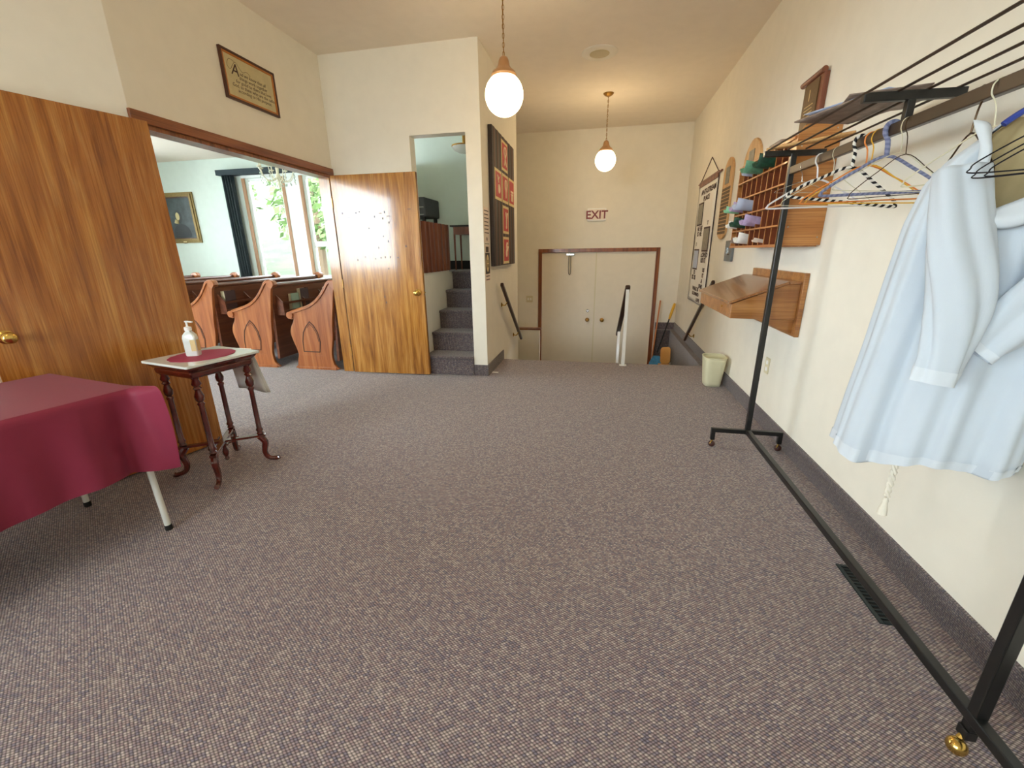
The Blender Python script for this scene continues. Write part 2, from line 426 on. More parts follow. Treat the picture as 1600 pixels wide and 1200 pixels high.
# ------------------------------------------------------------ room shell
# floors
struct(MB().box((XL, YB, -.12), (XR+.12, NOSE, 0)).box((XB-.1, YB, -.12), (XL, YN, 0))
       .add([(XL,YN,0),(XL,2.33,0),(XB,YN,0),(XL,YN,-.12),(XL,2.33,-.12),(XB,YN,-.12)], [(0,1,2),(5,4,3),(0,2,5,3),(2,1,4,5)])
       .build('floor', M['carpet'], origin=(0,0,0)))
struct(MB().box((XS, YN, -.12), (XL-.0, YS+.1, -.001)).box((XL, 6.1, -.12), (-2.7, YS+.1, -.001)).build('floor', M['carpet'], origin=(0,0,0)))
# steps down to the entry landing, with the carpeted ledges beside them
sd = MB()
for i in range(4):
    y = NOSE+.26*i
    sd.box((XP, y-(.08 if i == 0 else 0), LAND-.12), (XR-.08, y+.30, -.164*(i+1)))
sd.box((-2.6, YPE, LAND-.12), (XR-.08, YF, LAND))
sd.box((XR-.08, NOSE, LAND-.12), (XR, YF, 0)).box((.95, YF-.12, LAND-.12), (XR-.08, YF, 0))
struct(sd.build('floor', M['carpet_dark'], origin=(0,0,0)), 'carpeted steps going down to the entry doors')
# steps up to the loft
su = MB()
for i in range(5):
    y = 4.27+.265*i; z = .215*(i+1)
    su.box((-1.885, y+.02, 0), (-1.32, y+.30, z-.03)).box((-1.885, y, z-.035), (-1.32, y+.30, z))
struct(su.build('floor', M['carpet_dark'], bevel=.012, origin=(0,0,0)), 'carpeted staircase rising behind the narrow doorway')
struct(MB().box((-2.65, 5.6, 1.0), (-1.32, 6.0, 1.075)).box((-2.65, 5.26, 1.0), (-2.0, 5.6, 1.075)).box((-2.0, 5.34, 1.071), (-1.885, 5.6, 1.075)).build('floor', M['carpet_dark'], origin=(0,0,0)), 'carpeted loft floor')
# ceiling
struct(MB().box((XS, YB, CE), (XR+.12, YS+.1, CE+.1)).build('ceiling', M['ceil'], origin=(0,0,0)))
# right wall
struct(MB().box((XR, YB, LAND), (XR+.12, YF+.12, CE)).build('wall_right', M['wall'], origin=(0,0,0)))
struct(MB().box((XR-.011, YB, 0), (XR, YF, .12)).build('baseboard_right', M['carpet_dark'], origin=(0,0,0)))
# far wall with the entry doors
DX0, DX1, DZ1 = -1.02, .875, 1.285
struct(MB().box((-2.6, YF, LAND), (DX0, YF+.12, CE)).box((DX1, YF, LAND), (XR, YF+.12, CE)).box((DX0, YF, DZ1), (DX1, YF+.12, CE))
       .build('wall_far', M['wall'], origin=(0,0,0)))
struct(MB().box((.95, YF-.011, 0), (XR-.011, YF, .115)).build('baseboard_far', M['carpet_dark'], origin=(0,0,0)))
# partition beside the steps
struct(MB().box((-1.32, YW, LAND), (XP, YPE, CE)).build('wall_partition', M['wall'], origin=(0,0,0)))
struct(MB().box((XP, YW-.011, 0), (XP+.011, NOSE, .12)).build('baseboard_partition', M['carpet_dark'], origin=(0,0,0)))
struct(MB().box((-1.318, YW-.011, 0), (XP, YW, .12)).build('baseboard_stair', M['carpet_dark'], origin=(0,0,0)))
# wall facing the camera with the doorway to the loft stair
struct(MB().box((XL-.12, YW, 0), (-1.885, YW+.12, 2.386)).box((XL-.12, YW, 2.386), (-1.32, YW+.12, CE))
       .build('wall_stair', M['wall'], origin=(0,0,0)))
# left wall: header above the double doorway, short return at the hinge side
OY0, OY1, OZ = 2.40, 4.25, 2.075
struct(MB().box((XL-.12, OY0-.07, OZ), (XL, YW, CE)).box((XL-.12, OY1+.04, 0), (XL, YW, OZ)).box((XL-.12, OY0-.07, 0), (XL, OY0-.03, OZ))
       .build('wall_left', M['wall'], origin=(0,0,0)))
ax, ay = XB-XL, YN-2.33
al = math.hypot(ax, ay); nx, ny = ay/al, -ax/al
struct(MB().prism([(XL, 2.33), (XB, YN), (XB-.12, YN), (XL-.12, 2.33)], lambda a, b, d: (a, b, d), 0, CE).build('wall_angled', M['wall'], origin=(0,0,0)))
# foyer rear walls with daylight windows (behind the camera)
def wall_y(name, y0, y1, x0, x1, z0, z1, holes, m, lab=None):
    b = MB(); xs = x0
    for (a, c, e, f) in sorted(holes):
        b.box((xs, y0, z0), (a, y1, z1)).box((a, y0, z0), (c, y1, e)).box((a, y0, f), (c, y1, z1)); xs = c
    b.box((xs, y0, z0), (x1, y1, z1)); return struct(b.build(name, m, origin=(0,0,0)), lab)
wall_y('wall_back', YB-.12, YB, XB-.12, XR+.12, 0, CE, [(-3.4, -1.6, .7, 2.8)], M['wall'])
b = MB().box((XB-.12, YB, 0), (XB, -2.9, CE)).box((XB-.12, -1.3, 0), (XB, YN, CE)).box((XB-.12, -2.9, 0), (XB, -1.3, .95)).box((XB-.12, -2.9, 2.55), (XB, -1.3, CE))
struct(b.build('wall_rear_left', M['wall'], origin=(0,0,0)))
# sanctuary walls
wall_y('wall_sanctuary_far', YS, YS+.1, XS, -2.6, 0, CE, [(-6.93, -6.12, .85, 2.74), (-5.66, -4.05, .85, 2.74)], M['swall'])
wall_y('wall_sanctuary_near', YN-.12, YN, XS, XB-.12, 0, CE, [(-7.2, -4.0, .95, 3.05)], M['swall'])
struct(MB().box((XS-.1, YN, 0), (XS, 1.0, CE)).box((XS-.1, 6.5, 0), (XS, YS, CE)).box((XS-.1, 1.0, 0), (XS, 6.5, .8)).box((XS-.1, 1.0, 2.8), (XS, 6.5, CE)).build('wall_sanctuary_left', M['swall'], origin=(0,0,0)))
# loft: back wall, side wall toward the sanctuary, low stair wall
struct(MB().box((-2.75, 6.0, 0), (-1.32, 6.1, CE)).build('wall_loft', M['swall'], origin=(0,0,0)))
struct(MB().box((-2.76, YW+.12, 0), (-2.66, 6.1, 2.45)).build('wall_loft_side', M['swall'], origin=(0,0,0)))  # unseen wall, its height set to limit daylight reaching the loft
struct(MB().box((-2.0, YW+.12, 0), (-1.887, 5.60, 1.07)).box((-2.0, YW+.12, 1.07), (-1.887, 5.25, 1.09)).build('wall_stair_low', M['wall'], origin=(0,0,0)))
struct(MB().box((-2.66, 5.98, 1.075), (-1.32, 6.0, 1.19)).build('baseboard_loft', M['blackm'], origin=(0,0,0)))
# half wall left of the entry doors
struct(MB().box((-2.4, 7.18, LAND), (-1.0, 7.28, .005)).build('wall_half', M['wall'], origin=(0,0,0)))
struct(MB().box((-2.4, 7.16, .005), (-.975, 7.30, .03)).build('trim_1', M['trimx'], origin=(0,0,0)), 'wooden cap on the half wall')
struct(MB().box((-2.7, YPE, LAND), (-2.6, YF, CE)).box((-2.6, YPE, LAND), (-1.32, YPE+.01, CE)).build('wall_landing', M['wall'], origin=(0,0,0)))
# stained trim round the double doorway
struct(MB().box((XL, OY0-.08, OZ-.005), (XL+.02, 4.315, OZ+.058)).build('trim_2', M['trim'], bevel=.003, origin=(0,0,0)), 'stained wooden head trim over the double doorway')
struct(MB().box((XL-.12, OY0-.03, OZ-.03), (XL-.001, OY1+.04, OZ)).box((XL-.12, OY0-.03, 0), (XL-.002, OY0-.0, OZ-.03))
       .build('trim_3', M['trimz'], origin=(0,0,0)), 'stained doorway lining')
struct(MB().box((XL-.12, OY1, 0), (XL-.002, OY1+.04, OZ-.03)).build('trim_4', M['door2'], origin=(0,0,0)), 'varnished door jamb beside the open right door')

# sanctuary windows
def window(name, x0, x1, z0, z1, y, bars=(), mull=(), wood_l=True):
    root = struct(bpy.data.objects.new(name, None)); C.objects.link(root); root.location = ((x0+x1)/2, y, z0)
    f = .045
    b = MB().box((x0, y, z0), (x0+f, y+.07, z1)).box((x1-f, y, z0), (x1, y+.07, z1)).box((x0+f, y, z0), (x1-f, y+.07, z0+f)).box((x0+f, y, z1-f), (x1-f, y+.07, z1))
    for zb in bars: b.box((x0+f, y+.005, zb-.05), (x1-f, y+.065, zb+.05))
    for xm in mull: b.box((xm-.035, y+.003, z0+f), (xm+.035, y+.067, z1-f))
    b.build('window_frame', M['wframe'], root, bevel=.004)
    MB().box((x0+f, y+.03, z0+f), (x1-f, y+.034, z1-f)).build('window_pane', M['glass'], root)
    MB().box((x0-.05, y-.035, z0-.04), (x1+.05, y-.001, z0)).build('window_sill', M['wwood'], root)
    return root
window('window_1', -6.93, -6.12, .85, 2.74, YS+.02)
window('window_2', -5.66, -4.05, .85, 2.74, YS+.02, bars=(1.50,), mull=(-4.85,))
window('window_3', -7.2, -4.0, .95, 3.05, YN-.09, mull=(-5.6,))
window('window_4', -3.4, -1.6, .7, 2.8, YB-.10)
for nm, x in (('trim_5', -7.0), ('trim_6', -6.12), ('trim_7', -5.73)):
    struct(MB().box((x, YS-.02, .85), (x+.07, YS-.001, 2.80)).build(nm, M['wwood'], origin=(0,0,0)), 'narrow wooden window casing on sanctuary wall')
struct(MB().box((-6.05, YS-.012, .85), (-5.73, YS-.001, 2.78)).build('trim_8', M['wframe'], origin=(0,0,0)), 'white panel between the sanctuary windows')
struct(MB().box((-7.0, YS-.022, 2.742), (-4.0, YS-.002, 2.80)).build('trim_9', M['wframe'], origin=(0,0,0)), 'white head casing over the sanctuary windows')
r = struct(bpy.data.objects.new('window_5', None)); C.objects.link(r); r.location = (XB, -2, .7)
MB().box((XB-.09, -2.9, .95), (XB-.02, -2.85, 2.55)).box((XB-.09, -1.35, .95), (XB-.02, -1.3, 2.55)).box((XB-.09, -2.85, .95), (XB-.02, -1.35, 1.0)).box((XB-.09, -2.85, 2.5), (XB-.02, -1.35, 2.55)).build('window_frame', M['wframe'], r)
MB().box((XB-.06, -2.85, 1.0), (XB-.056, -1.35, 2.5)).build('window_pane', M['glass'], r)

r = struct(bpy.data.objects.new('added_window_6', None)); C.objects.link(r); r.location = (XS, 3.75, .8)  # unseen window, added to brighten the sanctuary walls
b = MB().box((XS-.09, 1.0, .8), (XS-.02, 6.5, .85)).box((XS-.09, 1.0, 2.75), (XS-.02, 6.5, 2.8))
for y in (1.0, 2.8, 4.65, 6.45): b.box((XS-.09, y, .85), (XS-.02, y+.05, 2.75))
b.build('window_frame', M['wframe'], r)
MB().box((XS-.06, 1.05, .85), (XS-.056, 6.45, 2.75)).build('window_pane', M['glass'], r)

# outside the windows: lawn bank and trees
def gz(x, y): return -.6+max(0, y-10.5)*.31+.25*noise.noise(Vector((x*.3, y*.3, 0)))
gr = MB().grid(lambda u, v: (-45+75*u, YS+.6+55*v**1.5, gz(-45+75*u, YS+.6+55*v**1.5)), 50, 40).build('lawn', M['grass'], smooth=True, angle=180)
tag(gr, 'sunlit green lawn bank outside the sanctuary windows', 'lawn', kind='stuff')
gr2 = MB().grid(lambda u, v: (-45+75*u, -40+36*v, -.5), 12, 12).build('bounce_ground', M['lot'])  # unseen ground made pale so that no green light bounces indoors
tag(gr2, 'unseen pale gravel behind the building, added for neutral bounced light', 'ground', kind='stuff')
def tree(x, y, h, r, lab, seed):
    random.seed(seed); z = gz(x, y)-.1
    root = thing('leafy_tree', lab, 'tree', (x, y, z), 'trees outside the sanctuary windows')
    MB().tube([(x, y, z), (x+.05, y, z+h*.4), (x, y+.05, z+h*.75)], [r*.12, r*.09, r*.05], 8).build('trunk', M['bark'], root, smooth=True)
    b = MB()
    for i in range(900):
        d = Vector((random.gauss(0,1), random.gauss(0,1), random.gauss(0,1))).normalized()*r*random.uniform(.45, 1)
        p = Vector((x, y, z+h*.68))+Vector((d.x, d.y, d.z*.85)); s_ = random.uniform(.08, .17)
        n_ = Vector((random.gauss(0,1), random.gauss(0,1), random.gauss(0,1))).normalized(); u = n_.orthogonal().normalized(); v = n_.cross(u)
        b.add([p-u*s_, p-v*s_*.5, p+u*s_, p+v*s_*.5], [(0,1,2,3)])
    b.build('crown', M['leaf'], root)
tree(-9.8, 14.0, 3.4, 1.5, 'round leafy tree nearest the left sanctuary window', 1)
tree(-7.9, 13.2, 2.6, 1.1, 'low leafy tree seen through the right sanctuary window', 2)
tree(-13.5, 19.0, 5.0, 2.2, 'tall leafy tree far up the lawn bank', 3)
tree(-9.6, 17.5, 4.4, 1.7, 'leafy tree further up the lawn behind the low tree', 4)
tree(-16.5, 17.0, 3.6, 1.6, 'leafy tree at far left of the lawn', 5)
random.seed(11)

# ------------------------------------------------------------ interior doors
def knob(b, p, n, r=.028):
    b.lathe([(r*1.15, 0), (r*1.2, .004), (r*.9, .010), (r*.45, .012), (r*.42, .03), (r*.85, .036), (r*1.05, .05), (r*1.0, .062), (r*.7, .070), (0, .072)], p, n, 24)
def leaf_door(name, hinge, ang, wid, h, m, knob_h=.92, both=True, lab=None):
    """door leaf from its hinge point going along ang; thickness to the left of that direction"""
    root = struct(bpy.data.objects.new(name, None), lab); C.objects.link(root); root.location = (hinge[0], hinge[1], .012)
    T = Matrix.Translation((hinge[0], hinge[1], 0)) @ Matrix.Rotation(ang, 4, 'Z')
    th = .042
    MB(T).box((0, 0, .012), (wid, th, h)).build('door_leaf', m, root, bevel=.002)
    b = MB(T); knob(b, (wid-.065, th, knob_h), (0, 1, 0))
    if both: knob(b, (wid-.065, 0, knob_h), (0, -1, 0))
    b.build('door_knob', M['brass'], root, smooth=True)
    MB(T).box((wid, .010, knob_h-.03), (wid+.002, .032, knob_h+.03)).box((wid+.002, .015, knob_h-.008), (wid+.010, .026, knob_h+.008)).build('latch_plate', M['brass'], root)
    for z in (.25, 1.0, 1.8):
        MB(T).tube([(-.006, -.004, z-.045), (-.006, -.004, z+.045)], .006, 8).build('hinge', M['brass2'], root)
    return root, T
# right leaf: stands across the wall facing the camera
d2, T2 = leaf_door('door_2', (-2.715, 4.20), math.radians(1.4), .905, 2.055, M['door2'], .905, lab='open mahogany veneer door leaf standing before the stair wall')
# tack holes and tape scars on it
b = MB(T2); random.seed(3)
sp = [(.17,1.70),(.20,1.71),(.37,1.69),(.42,1.70),(.40,1.64),(.45,1.60),(.33,1.66),(.44,1.66),(.27,1.55),(.39,1.47),(.43,1.42),(.34,1.36),(.14,1.24),(.21,1.27),(.30,1.25),(.35,1.26),(.39,1.265),(.435,1.265),(.41,1.15),(.5,1.26),(.58,1.37),(.62,1.72),(.05,1.70),(.09,1.66),(.35,.86),(.36,.80)]
for a_, z_ in sp:
    w_, h_ = random.choice(((.007,.018),(.008,.012),(.024,.005),(.006,.020)))
    b.box((a_*1.25+.02, -.0014, z_-h_/2), (a_*1.25+.02+w_*1.5, .0002, z_+h_/2))
tag(b.build('tack_mark', M['edge'], d2), kind='stuff')
# left leaf: folded back against the angled wall
a1 = math.atan2(-.957, -.27)
d1, T1 = leaf_door('door_1', (-2.685, 2.341), a1, .91, 2.058, M['door'], .93, False, lab='open mahogany veneer door leaf folded back against the left wall')


# ------------------------------------------------------------ entry double doors
CX = -.09
for nm, x0, x1, lab in (('door_3', DX0+.01, CX, 'left leaf of the painted entry double door'), ('door_4', CX+.004, DX1-.01, 'right leaf of the painted entry double door')):
    root = struct(bpy.data.objects.new(nm, None), lab); C.objects.link(root); root.location = ((x0+x1)/2, YF+.03, LAND)
    MB().box((x0, YF+.02, LAND+.01), (x1, YF+.065, DZ1-.01)).build('door_leaf', M['door_w'], root, bevel=.002)
    kx = CX-.115 if nm == 'door_3' else CX+.14
    b = MB(); knob(b, (kx, YF+.02, .135), (0,-1,0), .03); b.build('door_knob', M['brass2'], root, smooth=True)
    if nm == 'door_3':
        MB().lathe([(.028, 0), (.028, .008), (.018, .012), (.018, .018), (0, .018)], (kx, YF+.02, .295), (0,-1,0)).build('deadbolt', M['silver'], root, smooth=True)
        MB().box((-.60, YF-.02, 1.225), (-.46, YF+.019, 1.262)).build('door_closer', M['silver'], root, bevel=.005)
        MB().tube(smoothpath([(-.55, YF-.03, 1.235), (-.553, YF-.05, 1.05), (-.545, YF-.05, .93), (-.52, YF-.05, .93), (-.515, YF-.05, 1.05), (-.52, YF-.03, 1.22)], 5), .007, 6).build('closer_arm', M['silver'], root, smooth=True)
MB_ = MB().box((CX-.01, YF+.008, LAND+.01), (CX+.008, YF+.019, DZ1-.01)); struct(MB_.build('trim_10', M['almond'], origin=(0,0,0)), 'darker strip standing for the shaded gap between the entry door leaves')  # strip toned darker to draw the shaded gap between the leaves
struct(MB().box((DX0-.055, YF-.02, LAND), (DX0+.005, YF, DZ1+.055)).box((DX1-.005, YF-.02, LAND), (DX1+.055, YF, DZ1+.055)).box((DX0+.005, YF-.02, DZ1-.005), (DX1-.005, YF, DZ1+.055))
       .build('trim_11', M['trimz'], bevel=.003, origin=(0,0,0)), 'stained wooden casing around the entry doors')
struct(MB().box((DX0, YF-.001, LAND), (DX0+.012, YF+.11, DZ1)).box((DX1-.012, YF-.001, LAND), (DX1, YF+.11, DZ1)).box((DX0, YF+.001, DZ1-.012), (DX1, YF+.11, DZ1)).build('trim_12', M['door_w'], origin=(0,0,0)), 'painted entry door jamb')
struct(MB().box((DX0-.05, YF+.12, LAND-.1), (DX1+.05, YF+.16, DZ1+.05)).build('wall_porch', M['wall'], origin=(0,0,0)))
#END_PART1
# ------------------------------------------------------------ ceiling fixtures
def pendant(x, y, zc, r, label):
    root = thing('pendant_lamp', label, 'pendant lamp', (x, y, zc-r), 'opal globe pendants')
    gl_ = MB().sphere((x, y, zc), r, 32, 20); gl_.build('globe', M['globe'], root, smooth=True, angle=180)
    zt = zc+r*.80
    MB().lathe([(r*.62, -.002), (r*.66, .012), (r*.58, .03), (r*.42, .045), (r*.31, .065), (r*.26, .095), (r*.20, .112), (r*.10, .12), (0, .122)], (x, y, zt), (0,0,1), 28).build('globe_holder', M['copper'], root, smooth=True)
    z = zt+.118; b = MB(); k = 0; L_ = .030
    zcan = CE-.03
    while z < zcan:
        ax = (1, 0) if k % 2 == 0 else (0, 1)
        pts = []
        for a in range(12):
            t = 2*PI*a/12; h = math.cos(t)*.007; v = math.sin(t)*L_*.55
            pts.append((x+ax[0]*h, y+ax[1]*h, z+L_*.5+v))
        b.tube(pts, .0019, 5, closed=True); z += L_*.86; k += 1
    b.tube([(x+.003, y, zt+.11), (x-.004, y+.003, (zt+CE)/2), (x+.003, y, CE-.02)], .0022, 6)
    b.build('chain', M['brass2'], root, smooth=True)
    MB().lathe([(.018, 0), (.045, .012), (.062, .028), (.064, .034)], (x, y, CE-.034), (0,0,1)).build('ceiling_canopy', M['brass2'], root, smooth=True)
    l = bpy.data.lights.new('lamp_bulb', 'POINT'); l.energy = PEND*(.22 if y < 1 else 1.0 if y < 4 else 1.35); l.color = (1.0, .74, .42); l.shadow_soft_size = r+.005
    o = bpy.data.objects.new('lamp_bulb', l); C.objects.link(o); o.location = (0, 0, r); o.parent = root
PEND = 128
pendant(-.715, 3.3, 2.335, .132, 'opal globe pendant on brass chain hanging nearest the camera')
pendant(-.015, 6.05, 2.39, .128, 'opal globe pendant hanging over the entry landing by the exit sign')

pendant(-1.42, .55, 2.335, .132, 'unseen opal globe pendant behind the camera, added for warm light')  # unseen third pendant, added to warm the upper left walls
root = thing('ceiling_speaker', 'round almond speaker grille set in the foyer ceiling', 'ceiling speaker', (-.115, 4.9, CE-.02))
MB().lathe([(.115, -.012), (.165, -.010), (.172, -.004), (.172, 0)], (-.115, 4.9, CE), (0,0,1), 40).build('rim', M['wall'], root, smooth=True)
MB().lathe([(.01, -.020), (.08, -.018), (.095, -.012)], (-.115, 4.9, CE), (0,0,1), 32).build('grille', M['speaker'], root, smooth=True)

# ------------------------------------------------------------ exit sign, switch, far wall
T = FR((-.115, YF, 1.865), '-y')
root = thing('exit_sign', 'small white framed EXIT sign with red letters above entry doors', 'exit sign', (-.115, YF-.02, 1.77))
MB(T).prism(rrect(.30, .19, .01), idf, .001, .045).build('sign_case', M['plast'], root, bevel=.004)
MB(T).box((-.128, -.078, .045), (.128, .078, .048)).build('sign_face', M['sign'], root)
MB(T).text('EXIT', .172, Matrix.Translation((0, -.061, .0485)), .001, bold=.004).build('lettering', M['red_ink'], root)
T = FR((-1.235, YF, .49), '-y')
root = thing('light_switch', 'almond double switch plate on far wall left of the doors', 'light switch', (-1.235, YF-.01, .43))
MB(T).prism(rrect(.115, .115, .006), idf, .0005, .006).build('plate', M['almond'], root)
for k in (-.023, .023): MB(T).box((k-.012, -.022, .006), (k+.012, .022, .010)).build('rocker', M['plast'], root)

# ------------------------------------------------------------ cross panel and notices on the partition
T = FR((XP, 5.21, 1.79), '+x')
# measured: y 4.61..5.86 , z 1.15..2.50
pw, ph = 1.10, 1.35
T = FR((XP, 5.135, 1.829), '+x')
root = thing('cross_wall_panel', 'tall dark striped wall panel with six red symbol tiles in a cross', 'wall panel', (XP+.03, 5.215, 1.115))
MB(T).box((-pw/2, -ph/2, .002), (pw/2, ph/2, .045)).build('backing', M['frblk'], root, bevel=.003)
b = MB(T)
for k in range(7): x = -pw/2+.06+k*.15; b.box((x, -ph/2+.002, .045), (x+.06, ph/2-.002, .048))
tag(b.build('stripe', M['frbrn'], root), kind='stuff')
tiles = [(.0, .485, 'ribbon'), (-.335, .155, 'fruit'), (.01, .155, 'loop'), (.36, .155, 'temple'), (.015, -.175, 'branch'), (.01, -.51, 'dove')]
def sym(b, kind, cx, cy):
    d = .0555
    P3 = lambda x, y: (cx+x, cy+y, d)
    if kind in ('ribbon', 'loop'):
        pts = [(-.03,-.09),(.0,-.02),(.03,.03),(.02,.075),(-.005,.085),(-.03,.07),(-.035,.03),(0,-.025),(.04,-.09)]
        if kind == 'loop': pts = [(0,-.09),(.005,-.03),(.025,.02),(.02,.07),(0,.085),(-.022,.07),(-.025,.02),(-.002,-.03)]
        b.tube(smoothpath([P3(*p) for p in pts], 5), .0085, 6)
    elif kind == 'fruit':
        b.sphere(P3(.01, -.035), .034, 12, 8, (1, 1.35, .2)); b.tube([P3(-.005, .02), P3(-.02, .06), P3(-.04, .085)], .007, 5)
        b.tube([P3(-.01, .045), P3(.012, .075)], .006, 5)
    elif kind == 'temple':
        b.box((cx-.05, cy+.0, d-.003), (cx+.05, cy+.018, d+.003)); b.box((cx-.042, cy-.028, d-.003), (cx+.042, cy-.014, d+.003))
        for x in (-.032, 0, .026): b.box((cx+x, cy-.09, d-.003), (cx+x+.012, cy+.0, d+.003))
    elif kind == 'branch':
        b.tube(smoothpath([P3(0,-.085), P3(.0,-.02), P3(.012,.03), P3(.035,.075)], 4), .009, 6); b.tube([P3(.004,.01), P3(-.02,.05), P3(-.018,.08)], .008, 6)
        b.sphere(P3(.0, -.075), .018, 10, 6, (1, 1, .2))
    else:
        b.sphere(P3(0, -.03), .032, 12, 8, (.9, 1.4, .2)); b.tube(smoothpath([P3(.0,.0), P3(-.005,.05), P3(.02,.08)], 4), .012, 6); b.tube([P3(.01,-.01), P3(.045,.04)], .010, 6)
tw, thh = .138, .150
for cx, cy, k in tiles:
    t = MB(T).box((cx-tw-.018, cy-thh, .048), (cx+tw+.018, cy+thh, .051)).build('tile', M['cream'], root)
    MB(T).box((cx-tw+.012, cy-thh+.028, .051), (cx+tw-.012, cy+thh-.028, .053)).build('tile_field', M['red'], t)
    bb = MB(T @ Matrix.Translation((cx, cy, 0)) @ Matrix.Diagonal((1.5, 1.05, 1, 1)) @ Matrix.Translation((-cx, -cy, 0))); sym(bb, k, cx, cy); bb.build('symbol', M['symb'], t, smooth=True)

def sheet(y, z, w, h, name, label, cat, extra):
    T = FR((XP, y, z), '+x')
    root = thing(name, label, cat, (XP+.002, y, z-h/2), 'small notices beside the cross panel')
    MB(T).box((-w/2, -h/2, .0008), (w/2, h/2, .002)).build('sheet', M['sign'], root)
    extra(T, root)
def ex1(T, root):
    b = MB(T)
    for k in range(7): b.box((-.085, .13-.035*k, .002), (.085-.02*(k % 2), .139-.035*k, .0026))
    b.sphere((.0, -.135, .002), .02, 10, 6, (1, 1, .05)); b.build('printing', M['ink'], root)
def ex2(T, root): MB(T).box((-.06, -.02, .002), (.05, .035, .0026)).box((-.08, .06, .002), (.08, .066, .0026)).build('printing', M['ink'], root)
def ex3(T, root):
    MB(T).box((-.085, -.105, .002), (.085, .105, .003)).build('dark_field', M['frblk'], root)
    MB(T).sphere((0, 0, .003), .07, 20, 8, (.85, 1.25, .03)).build('oval', M['cream'], root)
    MB(T).text('2 EL\nERS', .045, Matrix.Translation((0, .005, .006)), .0004).build('lettering', M['ink'], root)
def ex4(T, root): MB(T).box((-.07, -.035, .002), (.07, -.025, .0026)).box((-.07, .0, .002), (.07, .01, .0026)).box((-.07, .028, .002), (.04, .036, .0026)).build('printing', M['ink'], root)
sheet(4.44, 1.565, .20, .34, 'notice_sheet', 'cream song sheet topmost of the notices beside the cross panel', 'notice', ex1)
sheet(4.44, 1.32, .19, .10, 'notice_sheet', 'small cream notice just above the dark oval sign', 'notice', ex2)
sheet(4.44, 1.21-.02, .19, .13*1.2, 'notice_sheet', 'dark notice with a cream oval beside the cross panel', 'notice', ex3)
sheet(4.44, 1.055, .19, .09, 'notice_sheet', 'small cream notice lowest beside the cross panel', 'notice', ex4)

b = MB().box((-1.155, 4.44, .0005), (-1.085, 4.475, .004)); tag(b.build('paper_slip', M['paper']), 'small white paper slip on carpet by the partition corner', 'paper')

# ------------------------------------------------------------ handrails
def handrail(x, p0, p1, wallx, lab, mats=('railw',)):
    root = thing('handrail', lab, 'handrail', (x, p0[0], p0[1]))
    b = MB().bar((x, *p0), (x, *p1), .038, .045); b.build('rail', M['railw'], root, bevel=.012)
    for t in (.24, .82):
        y = p0[0]+(p1[0]-p0[0])*t; z = p0[1]+(p1[1]-p0[1])*t
        MB().lathe([(.028, 0), (.028, .005), (.012, .012)], (wallx, y, z-.06), (x-wallx, 0, 0), 16).tube(smoothpath([(wallx, y, z-.06), (wallx+(x-wallx)*.6, y, z-.065), (x, y, z-.022)], 5), .007, 8).build('bracket', M['brass'], root, smooth=True)
    return root
r = handrail(XP+.075, (4.76, .955), (5.96, .095), XP, 'dark wooden handrail on brackets along the partition wall')
r = handrail(XR-.075, (5.0, .965), (6.2, .09), XR, 'dark wooden handrail on the right wall below the slant desk')
root = thing('stair_rail', 'white post stair rail with dark wooden grip at top of steps', 'stair railing', (.30, 4.99, 0))
MB().box((.262, 4.96, 0), (.342, 5.03, .008)).build('base_plate', M['white'], root)
MB().box((.282, 4.975, .008), (.320, 5.012, .89)).build('post', M['white'], root, bevel=.003)
MB().box((.258, 5.88, -.64), (.294, 5.915, .27)).build('post', M['white'], root, bevel=.003)
MB().bar((.301, 4.97, .915), (.268, 6.02, .175), .055, .05).build('grip', M['railw'], root, bevel=.014)

# broom, dustpan, folding chair on the landing beside the doors
root = thing('push_broom', 'broom with orange-brown wooden handle leaning by the entry doors', 'broom', (.87, 7.35, LAND))
MB().tube([(.90, 7.30, LAND+.10), (.985, 7.43, .50)], .012, 10).build('handle', M['broomw'], root, smooth=True)
MB().prism([(-.14, 0), (.14, 0), (.10, .12), (-.10, .12)], lambda a, b, d: (.895+a, 7.30+d, LAND+.001+b), -.025, .025).build('bristles', M['yellow'], root)
root = thing('long_handled_dustpan', 'black handled blue dustpan with yellow grip leaning in landing corner', 'dustpan', (.93, 7.2, LAND))
p0, p1 = Vector((.97, 7.15, -.32)), Vector((1.205, 7.36, .46))
MB().tube([p0, p0.lerp(p1, .70)], .011, 10).build('handle', M['blackm'], root, smooth=True)
MB().tube([p0.lerp(p1, .68), p0.lerp(p1, .74), p0.lerp(p1, .96), p1], [.014, .021, .022, .016], 12).build('grip', M['yellow'], root, smooth=True)
MB().prism([(-.12, 0), (.12, 0), (.10, .30), (.04, .38), (-.06, .38), (-.11, .28)], lambda a, b, d: (.93+a+b*.12, 7.02+d+b*.42, LAND+.02+b*1.1), -.01, .015).build('pan', M['blue'], root, bevel=.01)
root = thing('wooden_chair', 'small chair with tan back and white frame on entry landing', 'chair', (1.05, 6.85, LAND))
MB(Matrix.Translation((1.035, 6.70, -.26)) @ Matrix.Rotation(math.radians(-18), 4, 'X') @ Matrix.Rotation(math.radians(-40), 4, 'Z')).prism(rrect(.17, .26, .05), lambda a, b, d: (a, d, b), -.008, .008).build('backrest', M['seat'], root, bevel=.004)
for s_, e_ in (((.975, 6.67, -.40), (.93, 6.56, LAND)), ((1.12, 6.75, -.38), (1.11, 6.64, LAND)), ((.975, 6.80, -.5), (.96, 6.86, LAND)), ((1.12, 6.84, -.5), (1.13, 6.90, LAND))):
    MB().tube([s_, e_], .010, 8).build('leg', M['white'], root, smooth=True)
MB().box((.955, 6.65, -.44), (1.13, 6.84, -.425)).build('seat', M['seat'], root)

